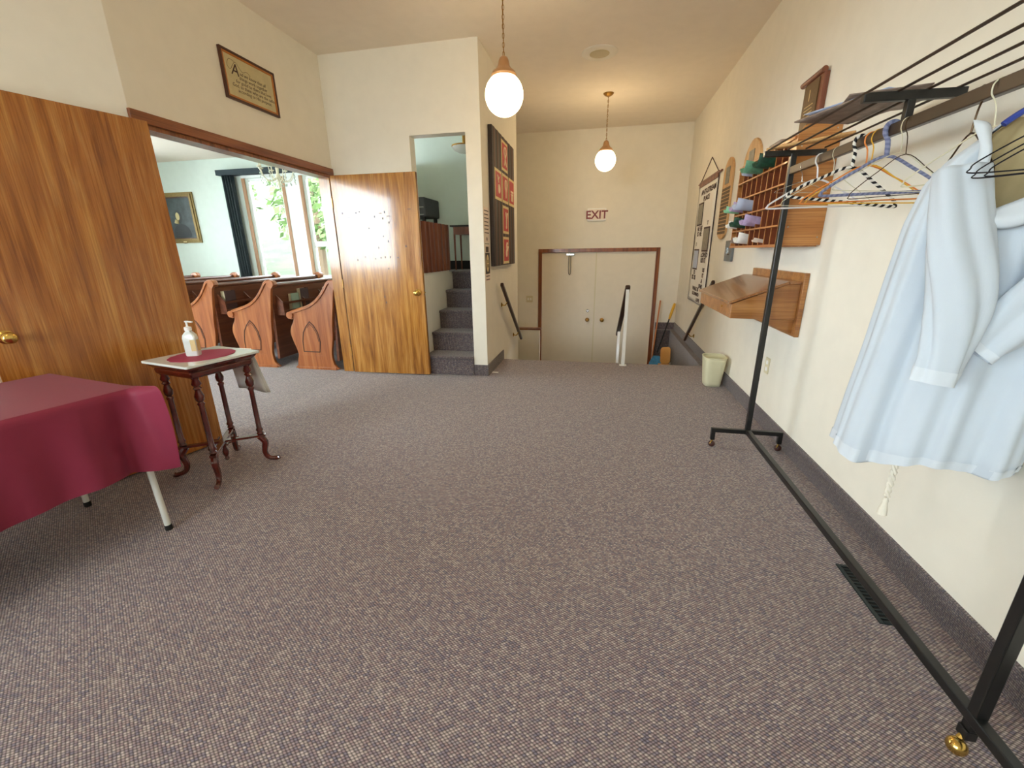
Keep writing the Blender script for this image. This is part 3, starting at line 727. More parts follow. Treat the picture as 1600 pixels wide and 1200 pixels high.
# ------------------------------------------------------------ loft things
root = thing('slatted_rail_screen', 'reddish brown slatted wooden screen on the low stair wall', 'screen', (-1.93, 4.9, 1.09))
MB().box((-1.955, YW+.13, 1.0905), (-1.905, 5.23, 1.12)).build('bottom_rail', M['brownw'], root)
MB().box((-1.955, YW+.13, 1.60), (-1.905, 5.23, 1.63)).build('top_rail', M['brownw'], root)
for k in range(7):
    y = YW+.14+k*.118
    MB().prism([(-.02, 0), (.045, 0.01), (.045, .06), (-.02, .07)], lambda a, b, d: (-1.93+a+.03, y+b, d), 1.092, 1.625).build('slat', M['brownw'], root, bevel=.004)
root = thing('speaker_cabinet', 'grey fabric speaker cabinet beyond the slatted screen', 'speaker', (-2.45, 5.7, 1.075))
MB().box((-2.62, 5.45, 1.75), (-2.23, 5.95, 1.98)).build('cabinet', M['amp'], root, bevel=.02)
MB().box((-2.60, 5.435, 1.855), (-2.25, 5.449, 1.865)).box((-2.60, 5.435, 1.77), (-2.25, 5.449, 1.775)).build('trim_strip', M['silver'], root)
for x, y in ((-2.57, 5.5), (-2.28, 5.5), (-2.57, 5.9), (-2.28, 5.9)): MB().box((x-.02, y-.02, 1.075), (x+.02, y+.02, 1.75)).build('leg', M['blackm'], root)
root = thing('small_desk', 'dark small desk with thin legs on the loft', 'desk', (-1.62, 5.8, 1.075))
MB().box((-1.98, 5.62, 1.625), (-1.36, 5.95, 1.645)).build('top', M['blackm'], root)
MB().box((-1.94, 5.64, 1.53), (-1.40, 5.93, 1.624)).build('apron', M['brownw'], root)
for x, y in ((-1.93, 5.65), (-1.41, 5.65), (-1.93, 5.91), (-1.41, 5.91)): MB().tube([(x, y, 1.075), (x, y, 1.53)], [.009, .014], 8).build('leg', M['brownw'], root, smooth=True)
root = thing('ceiling_lamp', 'shallow dish ceiling lamp over the loft', 'ceiling lamp', (-1.72, 5.75, 2.5))
MB().lathe([(0, 0), (.08, .01), (.14, .04), (.16, .07)], (-1.72, 5.6, 2.47), (0,0,1)).build('dish', M['plast'], root, smooth=True)
MB().lathe([(.16, 0), (.165, .015), (.03, .03), (.02, .60)], (-1.72, 5.6, 2.54), (0,0,1)).build('stem', M['brass2'], root, smooth=True)

# ------------------------------------------------------------ framed verse on left wall
T = FR((XL, 3.36, 2.575), '+x') @ Matrix.Rotation(0, 4, 'Z')
root = thing('framed_verse', 'walnut framed scripture verse hung high above the double doorway', 'framed text', (XL+.01, 3.36, 2.42))
fw, fh = .54, .325
def frame_ring(T, w, h, t, d0, d1, name, m, root):
    MB(T).box((-w/2, -h/2, d0), (-w/2+t, h/2, d1)).box((w/2-t, -h/2, d0), (w/2, h/2, d1)).box((-w/2+t, -h/2, d0), (w/2-t, -h/2+t, d1)).box((-w/2+t, h/2-t, d0), (w/2-t, h/2, d1)).build(name, m, root, bevel=.002)
frame_ring(T, fw, fh, .016, .001, .022, 'frame', M['dkfr'], root)
frame_ring(T, fw-.032, fh-.032, .014, .001, .018, 'frame_inner', M['orangew'], root)
MB(T).box((-fw/2+.03, -fh/2+.03, .001), (fw/2-.03, fh/2-.03, .012)).build('parchment', M['parch'], root)
b = MB(T)
lines = ['nd we know that all', 'things work together', 'for good to them that love', 'God, to them who are the called', 'according to His purpose.']
for k, s_ in enumerate(lines):
    b.text(s_, .033, Matrix.Translation((.025, .025-.030*k, .0125)), .0004, shear=.15)
b.text('A', .11, Matrix.Translation((-.15, .012, .0125)), .0004, shear=.2)
b.tube(smoothpath([(-.14,.10,.0125),(-.19,.105,.0125),(-.215,.06,.0125),(-.19,.04,.0125),(-.165,.07,.0125),(-.13,.10,.0125),(-.08,.055,.0125),(-.03,.068,.0125),(.0,.052,.0125)], 5), .0012, 4)
b.build('lettering', M['ink'], root)

# ------------------------------------------------------------ right wall: banner
T = FR((XR, 6.0, 0), '-x')
root = thing('hanging_banner', 'long white cloth banner with photos and dark letters by far corner', 'banner', (XR-.01, 6.05, .55))
def yz(y, z, d=.006): return (XR-d, y, z)
# corners measured on the wall plane
TL, TR_, BR_, BL_ = (6.72, 2.115), (5.70, 2.09), (5.36, .64), (6.50, .60)
def bw(u, v):
    y = (TL[0]*(1-u)+TR_[0]*u)*(1-v)+(BL_[0]*(1-u)+BR_[0]*u)*v
    z = (TL[1]*(1-u)+TR_[1]*u)*(1-v)+(BL_[1]*(1-u)+BR_[1]*u)*v
    return y, z
Y0, Y1, Z0, Z1 = 5.62, 6.60, .62, 2.10      # the cloth hangs square
def bp(u, v, d=0):
    y = Y1-(Y1-Y0)*u; z = Z1-(Z1-Z0)*v
    return (XR-.010-.004*math.sin(v*9)-d, y, z+.012*math.sin(u*7)*v)
MB().grid(lambda u, v: bp(u, v), 9, 30).build('cloth', M['paper'], root, smooth=True, solid=.002)
MB().tube([bp(0,0), bp(0,1), bp(1,1), bp(1,0)], .006, 6).build('edging', M['ink'], root)
MB().tube([(XR-.016, Y1+.06, Z1+.03), (XR-.016, Y0-.14, Z1+.03)], .010, 8).build('hanging_rod', M['brownw'], root)
MB().box((XR-.022, Y0, Z1-.02), (XR-.006, Y1, Z1+.05)).build('rod_sleeve', M['brownw'], root)
MB().tube([(XR-.012, Y1, Z1+.03), (XR-.004, 6.10, 2.37), (XR-.012, Y0, Z1+.03)], .005, 6).build('hanging_cord', M['ink'], root)
def photo(u0, v0, u1, v1, m1):
    a = bp(u0, v0, .004); c = bp(u1, v1, .004)
    p = MB().box((a[0]-.002, c[1], c[2]), (a[0], a[1], a[2])).build('photo_print', M['ink'], root)
    MB().box((a[0]-.004, c[1]+.02, c[2]+.02), (a[0]-.002, a[1]-.02, a[2]-.02)).build('picture_area', M[m1], p)
photo(.10, .15, .40, .34, 'photo'); photo(.55, .36, .88, .56, 'photo'); photo(.08, .54, .38, .72, 'bluep')
b = MB()
def bt(s_, u, v, size):
    size *= .66
    p = bp(u, v, .0025); b.text(s_, size, FR(p, '-x') @ Matrix.Diagonal((1.45, 1, 1, 1)), .0008, bold=.003)
bt('ANTI-STREAM', .56, .085, .13); bt('PLACE', .5, .14, .12); bt('T', .72, .34, .09); bt('HE BE', .28, .385, .12); bt('IS HE', .28, .43, .12)
bt('I', .16, .515, .10); bt('LOVED', .70, .60, .12); bt('US IT', .68, .645, .12); bt('O', .25, .765, .12); bt('IS XI', .25, .81, .12)
bt('US', .78, .72, .10); bt('IT', .78, .765, .10); bt('A', .76, .81, .10); bt('ONE', .72, .855, .10); bt('WALK IS', .45, .895, .10); bt('ILLUMINED', .48, .935, .085); bt('LOVE', .65, .975, .085)
b.build('lettering', M['ink'], root)

# ------------------------------------------------------------ wooden name boards
def board(yc, zc, w_, h_, label, rows):
    T = FR((XR, yc, zc), '-x')
    root = thing('wooden_name_board', label, 'wall board', (XR-.02, yc, zc-h_/2), 'round topped wooden boards')
    pts = []
    for k in range(13): a = PI*k/12; pts.append((w_/2*math.cos(a)*(.78+.22*abs(math.cos(a))), h_/2-w_*.42+w_*.42*math.sin(a)))
    for k in range(13): a = PI+PI*k/12; pts.append((w_/2*math.cos(a)*(.85+.15*abs(math.cos(a))), -h_/2+w_*.28+w_*.28*math.sin(a)))
    MB(T).prism(pts, idf, .001, .022).build('board', M['pale'], root, bevel=.004)
    b = MB(T)
    for i in range(rows):
        for j in range(7): x = -.135*w_/.34+j*.045*w_/.34; y = h_/2-.30-i*.036; b.box((x-.0185*w_/.34, y-.0135, .022), (x+.0185*w_/.34, y+.0135, .0235))
    tag(b.build('name_plates', M['grid'], root), kind='stuff')
    MB(T).box((-.07, h_/2-.25, .022), (.07, h_/2-.09, .027)).build('picture', M['photo'], root)
board(5.18, 1.80, .34, .80, 'round topped wooden board with small plates beside the hanging banner', 13)
board(4.45, 1.84, .44, .74, 'round topped wooden board partly hidden above the pigeonhole rack', 12)
root = thing('switch_plate', 'grey metal switch plate on right wall below the wooden board', 'light switch', (XR-.01, 4.62, 1.19))
T = FR((XR, 4.80, 1.28), '-x')
MB(T).prism(rrect(.25, .20, .006), idf, .0005, .022).build('plate', M['grey'], root, bevel=.002)
MB(T).box((-.055, -.02, .022), (-.03, .03, .034)).build('toggle', M['silver'], root)
MB(T).sphere((.03, -.03, .022), .012, 10, 6).build('dial', M['silver'], root)

# scroll plaque
T = FR((XR, 3.37, 2.15), '-x')
root = thing('scroll_plaque', 'wooden scroll shaped plaque with bronze plate high on right wall', 'plaque', (XR-.02, 3.37, 1.98))
MB(T).box((-.10, -.145, .001), (.145, .145, .03)).build('board', M['brownw'], root, bevel=.004)
MB(T).box((-.095, -.13, .03), (.10, .13, .036)).build('plate', M['bronze'], root)
MB(T).text('1', .09, Matrix.Translation((-.01, .03, .0365)), .0006).box((-.06, .0, .0362), (.06, .004, .0368)).box((-.06, -.02, .0362), (.05, -.016, .0368)).box((-.06, -.04, .0362), (.06, -.036, .0368)).box((-.06, -.06, .0362), (.04, -.056, .0368)).build('lettering', M['cream'], root)
for z in (.155, -.155): MB(T).tube([(-.155, z, .03), (.14, z, .03)], .017, 12).build('scroll_roll', M['brownw'], root, smooth=True)

# ------------------------------------------------------------ pigeonhole rack
CX0, CY0, CY1, CZ0, CZ1 = 1.05, 2.945, 4.02, 1.315, 1.905
root = thing('pigeonhole_rack', 'honey oak pigeonhole mail rack on right wall with leaflets', 'pigeonhole rack', (1.15, 3.5, CZ0))
for y0, y1, nm in ((CY0, CY0+.02, 'side_panel'), (CY1-.015, CY1, 'side_panel')):
    MB().prism([(CX0, CZ0), (XR, CZ0), (XR, 1.985), (CX0+.03, 1.955), (CX0, CZ1)] if y0 == CY0 else [(CX0, CZ0), (XR, CZ0), (XR, CZ1), (CX0, CZ1)], lambda a, b, d: (a, d, b), y0, y1).build(nm, M['ply'], root, bevel=.002)
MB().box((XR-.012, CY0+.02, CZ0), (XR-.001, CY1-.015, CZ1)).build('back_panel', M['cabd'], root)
MB().box((CX0-.008, CY0+.02, CZ0-.008), (XR-.012, CY1-.015, CZ0+.008)).build('bottom', M['caby'], root)
MB().box((CX0-.008, CY0+.02, CZ1-.012), (XR-.012, CY1-.015, CZ1+.004)).build('top', M['caby'], root)
MB().box((CX0, CY0+.02, CZ0+.008), (CX0+.016, CY0+.09, CZ1-.012)).build('end_stile', M['ply'], root)
ph_ = (CZ1-CZ0)/5
for k in range(1, 5): MB().box((CX0-.003, CY0+.09, CZ0+k*ph_-.005), (XR-.013, CY1-.016, CZ0+k*ph_+.005)).build('shelf', M['caby'], root)
cw = (CY1-.016-CY0-.09)/9
for k in range(1, 9):
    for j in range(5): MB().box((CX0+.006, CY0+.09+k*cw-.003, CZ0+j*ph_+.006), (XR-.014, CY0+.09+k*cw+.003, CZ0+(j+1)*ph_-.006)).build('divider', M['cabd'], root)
    MB().box((CX0+.002, CY0+.09+k*cw-.004, CZ0+.009), (CX0+.006, CY0+.09+k*cw+.004, CZ1-.013)).build('divider_edge', M['ply'], root)
for x, z in ((1.075, 1.42), (1.075, 1.85), (1.24, 1.93), (1.24, 1.36)): MB().lathe([(.004, 0), (.004, .002)], (x, CY0, z), (0,-1,0), 10).build('screw', M['silver'], root)
# leaflets sticking out of the holes (column counted from the far end)
def leaflet(col, row, m, lab, out=.055, n=2):
    y1 = CY1-.016-col*cw-.006; y0 = y1-cw*n*.9+.004; zb = CZ0+row*ph_+.007
    b = MB(); cyy = (y0+y1)/2; hw = (y1-y0)/2
    for q in (0, .006, .012):
        b.grid(lambda u, v: (CX0+.15-(.15+out-q)*v, cyy-(hw-q)*math.cos(PI*(.02+.8*u)), zb+.003+q+(hw*.95-q)*(1-math.sin(PI*(.02+.8*u)))*(.75+.35*v)+.02*v*v), 16, 6)
    o = b.build('leaflet', m, smooth=True, solid=.001, angle=180)
    tag(o, lab, 'leaflet', 'leaflets in the pigeonholes')
leaflet(3.2, 4, M['green'], 'green leaflet in the top row of the pigeonhole rack', .10, 1.5); leaflet(5.0, 4, M['dkgreen'], 'dark green leaflet top row of the rack toward its near end', .08, 1.6)
leaflet(2.3, 4, M['bluep'], 'pale blue leaflet far side of the top row of pigeonholes', .06, .9)
leaflet(-.1, 2, M['mint'], 'mint leaflet poking out at far edge of the pigeonhole rack', .09, 1); leaflet(.9, 2, M['purple'], 'lilac leaflet in middle row at far end of pigeonholes', .08, 1.4)
leaflet(2.4, 2, M['bluep'], 'pale lavender leaflet in middle row beside the lilac one', .10, 1.6)
leaflet(.2, 1, M['paper'], 'white leaflet second row from bottom at the rack far end', .07, 1.1); leaflet(1.5, 1, M['dkgreen'], 'dark green leaflet second row from bottom beside the white one', .08, 1.5)
leaflet(3.9, 1, M['purple'], 'lilac leaflet second row from bottom near rack centre', .08, 1.5)
leaflet(1.2, 0, M['greyp'], 'dark leaflet in the bottom row of pigeonholes', .05, .9); leaflet(2.3, 0, M['paper'], 'white rolled leaflet in the bottom row of pigeonholes', .06, 1.6)
leaflet(5.6, 0, M['sign'], 'pinkish slip in bottom row toward the rack near end', .03, .6)
tag(MB().prism(rrect(.16, .22, .02), lambda a, b, d: (1.16+a, 3.42+b, d), 1.911, 1.965).build('storage_tin', M['greyp'], bevel=.008), 'grey box sitting on top of the pigeonhole rack', 'box')

# ------------------------------------------------------------ slant desk on wall
DY0, DY1, DXF = 3.02, 3.92, .847
root = thing('slant_writing_desk', 'brown wall mounted slant top writing desk under the pigeonholes', 'desk', (1.1, 3.45, .76))
MB().prism([(DXF, .862), (XR-.03, .855), (XR-.03, 1.082), (1.165, 1.082), (DXF, .955)], lambda a, b, d: (a, d, b), DY0, DY1).build('body', M['deskx'], root, bevel=.003)
MB().prism([(DXF-.02, .955), (1.165, 1.084), (1.165, 1.10), (DXF-.02, .971)], lambda a, b, d: (a, d, b), DY0-.01, DY1+.01).build('lid', M['desk'], root, bevel=.003)
MB().box((1.167, DY0-.01, 1.084), (XR-.03, DY1+.01, 1.099)).build('ledge', M['desk'], root, bevel=.002)
MB().box((XR-.03, DY0-.03, .75), (XR-.002, DY1+.03, 1.15)).build('back_board', M['deskx'], root, bevel=.003)
for y in (DY0+.02, DY1-.05): MB().prism([(1.0, .86), (XR-.03, .86), (XR-.03, .765)], lambda a, b, d: (a, d, b), y, y+.03).build('bracket', M['deskx'], root)
MB().lathe([(.006, 0), (.006, .01)], (DXF-.002, DY0+.2, .92), (-1,0,0), 10).build('lock', M['brass2'], root)

# outlet, bin, vent
T = FR((XR, 3.40, .455), '-x'); root = thing('power_outlet', 'almond power outlet on right wall below the slant desk', 'outlet', (XR-.005, 3.4, .39))
MB(T).prism(rrect(.075, .12, .006), idf, .0005, .006).build('plate', M['almond'], root)
for z in (.025, -.025): MB(T).prism(rrect(.034, .03, .008, cy=z), idf, .006, .008).build('socket', M['plast'], root)
root = thing('waste_bin', 'cream plastic waste bin on carpet against the right wall', 'waste bin', (1.135, 4.36, 0))
def binf(u, v, i=0):
    a = 2*PI*u; s_ = .074+.026*v-i; n_ = 4
    c_, s2 = math.cos(a), math.sin(a); k = (abs(c_)**n_+abs(s2)**n_)**(-1/n_)
    return (1.135+c_*k*s_, 4.36+s2*k*s_*1.15, .004+.286*v)
MB().grid(binf, 40, 10, True).build('body', M['bin'], root, smooth=True, solid=.004)
MB().prism([binf(k/40, 0)[:2] for k in range(40)], idf, .002, .006).build('base', M['bin'], root)
MB().tube([binf(k/40, 1) for k in range(40)], .006, 6, closed=True).build('rim', M['bin'], root, smooth=True)
root = thing('floor_register', 'dark metal floor heating register in carpet beneath the coat rack', 'floor vent', (1.088, 1.585, 0))
MB().box((1.045, 1.43, .0005), (1.06, 1.74, .006)).box((1.125, 1.43, .0005), (1.14, 1.74, .006)).box((1.06, 1.43, .0005), (1.125, 1.445, .006)).box((1.06, 1.725, .0005), (1.125, 1.74, .006)).build('frame', M['vent'], root, bevel=.002)
MB().box((1.06, 1.445, .0003), (1.125, 1.725, .0012)).build('duct_shade', M['blackm'], root)  # flat black sheet in place of the shade below the louvers
for k in range(14): y = 1.455+k*.0195; MB().box((1.06, y, .0015), (1.125, y+.007, .0045)).build('louver', M['vent'], root)
#END_PART2
# ------------------------------------------------------------ burgundy covered table
e1 = Vector((.9863, -.165, 0)); e2 = Vector((-.165, -.9863, 0)).normalized()     # short edge toward the room, long edge toward the camera
far_l = Vector((-2.74, 1.555, 0)); TWD, TLN, TZ = .70, 1.80, .735
def tp(a, b, z): p = far_l+e1*a+e2*b; return (p.x, p.y, z)
root = thing('folding_table', 'folding table on white steel legs under the burgundy cloth', 'table', tp(TWD/2, TLN/2, 0))
MB().prism([(0.01,0.01),(TWD-.01,0.01),(TWD-.01,TLN-.01),(.01,TLN-.01)], lambda a, b, d: tp(a, b, d), TZ-.03, TZ-.004).build('tabletop', M['white'], root)
for a, b_, sa, sb in ((TWD-.03, .03, .03, -.0), (.05, .05, -.0, -.0), (TWD-.03, TLN-.05, .03, 0), (.05, TLN-.05, 0, 0)):
    l = MB().tube([tp(a, b_, TZ-.03), tp(a+sa, b_+sb, .02)], .0135, 12).build('leg', M['leg_w'], root, smooth=True)
    MB().tube([tp(a+sa, b_+sb, .028), tp(a+sa, b_+sb, 0.0)], .0155, 12).build('leg_tip', M['rubber'], l, smooth=True)
MB().tube([tp(.05, .05, .25), tp(.05, TLN-.05, .25)], .008, 8).build('brace', M['silver'], root)
# cloth: top and skirt as one surface
def per(s_):
    """point on the table edge and outward direction, s_ in 0..1; corners rounded"""
    w_, l_ = TWD, TLN; tot = 2*(w_+l_); d = s_*tot
    if d < w_: return (d, 0), (0, -1), min(d, w_-d)
    d -= w_
    if d < l_: return (w_, d), (1, 0), min(d, l_-d)
    d -= l_
    if d < w_: return (w_-d, l_), (0, 1), min(d, w_-d)
    d -= w_; return (0, l_-d), (-1, 0), min(d, l_-d)
NP = 400; rings = []
def cl(u, v):
    (a, b_), (na, nb), dc = per(u % 1.0)
    cc = math.exp(-(dc/.075)**2)
    # blend the outward direction at corners
    ca = (1 if a > TWD/2 else -1); cb = (1 if b_ > TLN/2 else -1)
    oa = na*(1-cc*.35)+ca*cc*.45*(na == 0); ob = nb*(1-cc*.35)+cb*cc*.45*(nb == 0)
    if v <= .08:
        k = v/.08; return tp(a-na*.02*(1-k), b_-nb*.02*(1-k), TZ+.003)
    t = (v-.08)/.92
    s_ = u*2*(TWD+TLN)
    wave = .010*math.sin(s_*15.0+.6)+.008*math.sin(s_*34+1.1)
    gap = (a < .2 and na == -1)
    out = .010+(.022+.080*cc+wave*(1-.3*cc)-(.060*math.exp(-((dc-.085)/.04)**2)))*t**.8
    if gap: out = .004
    drop = .385+.012*math.sin(s_*5.2)+.03*cc*(1 if not gap else 0)
    r_ = min(1, t*9); z = TZ+.003-drop*t-.006*r_
    if nb == -1 and not gap: z += (.05*cc)*t
    if a > TWD*.55 and b_ < .3 and not gap:
        g_ = min(1, t/.05)**.6*(1-.85*t**1.5); q_ = .150*math.exp(-(dc/(.11 if nb == -1 else .020))**2)*g_
        a += q_; z += q_*.25*(1-t) if t < .3 else q_*.25*.7
    return tp(a+oa*out, b_+ob*out, z)
mb = MB(); NV = 26
vs = [cl(i/NP, j/(NV-1)) for j in range(NV) for i in range(NP)]
fs = [(j*NP+i, j*NP+(i+1) % NP, (j+1)*NP+(i+1) % NP, (j+1)*NP+i) for j in range(NV-1) for i in range(NP)]
mb.add(vs, fs); mb.add([tp(.0, 0, TZ+.0035), tp(TWD, 0, TZ+.0035), tp(TWD, TLN, TZ+.0035), tp(0, TLN, TZ+.0035)], [(0,1,2,3)])
tag(mb.build('tablecloth', M['burg'], smooth=True, angle=70), 'burgundy cloth draped over the folding table by the left door', 'tablecloth')

# ------------------------------------------------------------ small side table
sx, sy, SZ = -2.278, 2.005, .742
a_ = math.atan2(-.078, .387)
TT = Matrix.Translation((sx, sy, 0)) @ Matrix.Rotation(a_, 4, 'Z')
root = thing('plant_stand', 'small cherry stand with white marble top and turned legs', 'side table', (sx, sy, 0))
MB(TT).prism(rrect(.405, .43, .012), idf, SZ-.014, SZ).build('marble_top', M['marble'], root, bevel=.003)
def apr(u, v):
    q = rrect(1, 1, .04); n = len(q); i = int(u*n) % n; x, y = q[i]
    prof = [(.195, 0), (.19, .012), (.175, .03), (.178, .045), (.170, .052)]
    return x, y
b = MB(TT)
for (s0, z0), (s1, z1) in zip([(.385, 0), (.375, .012), (.335, .034), (.340, .040), (.335, .058)], [(.375, .012), (.335, .034), (.340, .040), (.335, .058), (.325, .066)]):
    q0 = rrect(s0, s0+.02, .01); q1 = rrect(s1, s1+.02, .01); n = len(q0)
    b.add([(x, y, SZ-.014-z0) for x, y in q0]+[(x, y, SZ-.014-z1) for x, y in q1], [(i, (i+1) % n, n+(i+1) % n, n+i) for i in range(n)])
b.prism(rrect(.325, .345, .01), idf, SZ-.081, SZ-.079)
b.build('apron', M['cherry'], root)
prof = [(.011, 0), (.017, .01), (.012, .022), (.018, .035), (.0125, .05), (.0115, .30), (.016, .315), (.010, .325), (.017, .335), (.020, .36), (.012, .39), (.011, .395), (.018, .405), (.012, .415), (.020, .43), (.013, .455), (.017, .465)]
LX, LY = .142, .150
for sx_, sy_ in ((1, -1), (1, 1), (-1, -1), (-1, 1)):
    MB(TT).lathe([(r*1.22, h) for r, h in prof], (sx_*LX, sy_*LY, .195), (0,0,1), 14).build('leg', M['cherry'], root, smooth=True, angle=60)
    ft = smoothpath([(sx_*(LX-.005), sy_*(LY-.005), .185), (sx_*(LX+.012), sy_*(LY+.012), .14), (sx_*(LX+.004), sy_*(LY+.004), .075), (sx_*(LX+.015), sy_*(LY+.015), .03), (sx_*(LX+.045), sy_*(LY+.045), .016), (sx_*(LX+.058), sy_*(LY+.058), .022)], 5)
    rr = [.022-.008*min(1, i/ (len(ft)*.6)) for i in range(len(ft))]
    MB(TT).tube(ft, rr, 8).build('foot', M['cherry'], root, smooth=True)
b = MB(TT)
for sg in (1, -1): b.bar((-LX-.02, -sg*(LY+.02), .190), (LX+.02, sg*(LY+.02), .190), .034, .014 if sg == 1 else .0138)
for k in range(4):
    a0 = PI/2*k; cx_, cy_ = .075*math.cos(a0), .075*math.sin(a0)
    b.tube(smoothpath([(cx_*1.1+.03*math.sin(a0), cy_*1.1-.03*math.cos(a0), .19), (cx_*.75, cy_*.75, .19), (cx_*1.1-.03*math.sin(a0), cy_*1.1+.03*math.cos(a0), .19)], 5), .0065, 6)
b.build('shelf_stretcher', M['cherry'], root, bevel=.002)
MB(TT).lathe([(.008, 0), (.014, .01), (.009, .025), (.016, .04), (.018, .06), (.010, .085), (.012, .10), (.016, .115), (.020, .125)], (0, 0, .06), (0,0,1), 14).build('finial', M['cherry'], root, smooth=True)
N_ = 72
dp = [((.150+.006*abs(math.sin(k/N_*PI*14)))*math.cos(2*PI*k/N_), (.165+.006*abs(math.sin(k/N_*PI*14)))*math.sin(2*PI*k/N_)) for k in range(N_)]
tag(MB(TT).prism(dp, idf, SZ+.0005, SZ+.003).build('doily', M['doily']), 'oval burgundy doily with scalloped edge on the marble top', 'doily')
root = thing('sanitizer_bottle', 'clear pump bottle of hand sanitizer standing on burgundy doily', 'pump bottle', (-2.315, 1.985, SZ+.003))
BT = Matrix.Translation((-2.315, 1.985, SZ+.0035)) @ Matrix.Rotation(.35, 4, 'Z')
b = MB(BT); lv = [(.064,.040,0),(.070,.046,.006),(.070,.046,.105),(.062,.042,.122),(.040,.034,.136),(.028,.028,.142),(.027,.027,.148)]
q = [rrect(w_, d_, min(w_, d_)*.24, 6) for w_, d_, _ in lv]; n = len(q[0])
b.add([(x, y, lv[i][2]) for i in range(len(lv)) for x, y in q[i]], [(i*n+k, i*n+(k+1) % n, (i+1)*n+(k+1) % n, (i+1)*n+k) for i in range(len(lv)-1) for k in range(n)]+[tuple(range(n))[::-1], tuple((len(lv)-1)*n+k for k in range(n))])
b.build('bottle', M['clear'], root, smooth=True)
MB(BT).box((.006, -.0238, .03), (.033, -.0232, .095)).box((.0352, -.015, .03), (.0358, .015, .095)).build('label', M['label'], root)
MB(BT).lathe([(.017, .148), (.018, .152), (.018, .166), (.010, .170), (.005, .172), (.005, .195), (.009, .196), (.009, .203), (0, .204)], n=20).bar((0, 0, .200), (.034, -.006, .196), .010, .007).build('pump', M['plast'], root, smooth=True)
b = MB(); 
for k, (o_, a0) in enumerate(((0, .0), (.012, .14))):
    b.grid(lambda u, v: (-2.33+.165*u+o_+.06*v*u-.02*v+.02*a0, 2.222+.012*math.sin(u*5+k)*v+o_*.5+.05*v, .738-.285*v-.02*u*v), 10, 8)
tag(b.build('white_cloth_napkin', M['plast'], smooth=True, solid=.0015), 'white cloth hanging from the far side of the plant stand', 'cloth')

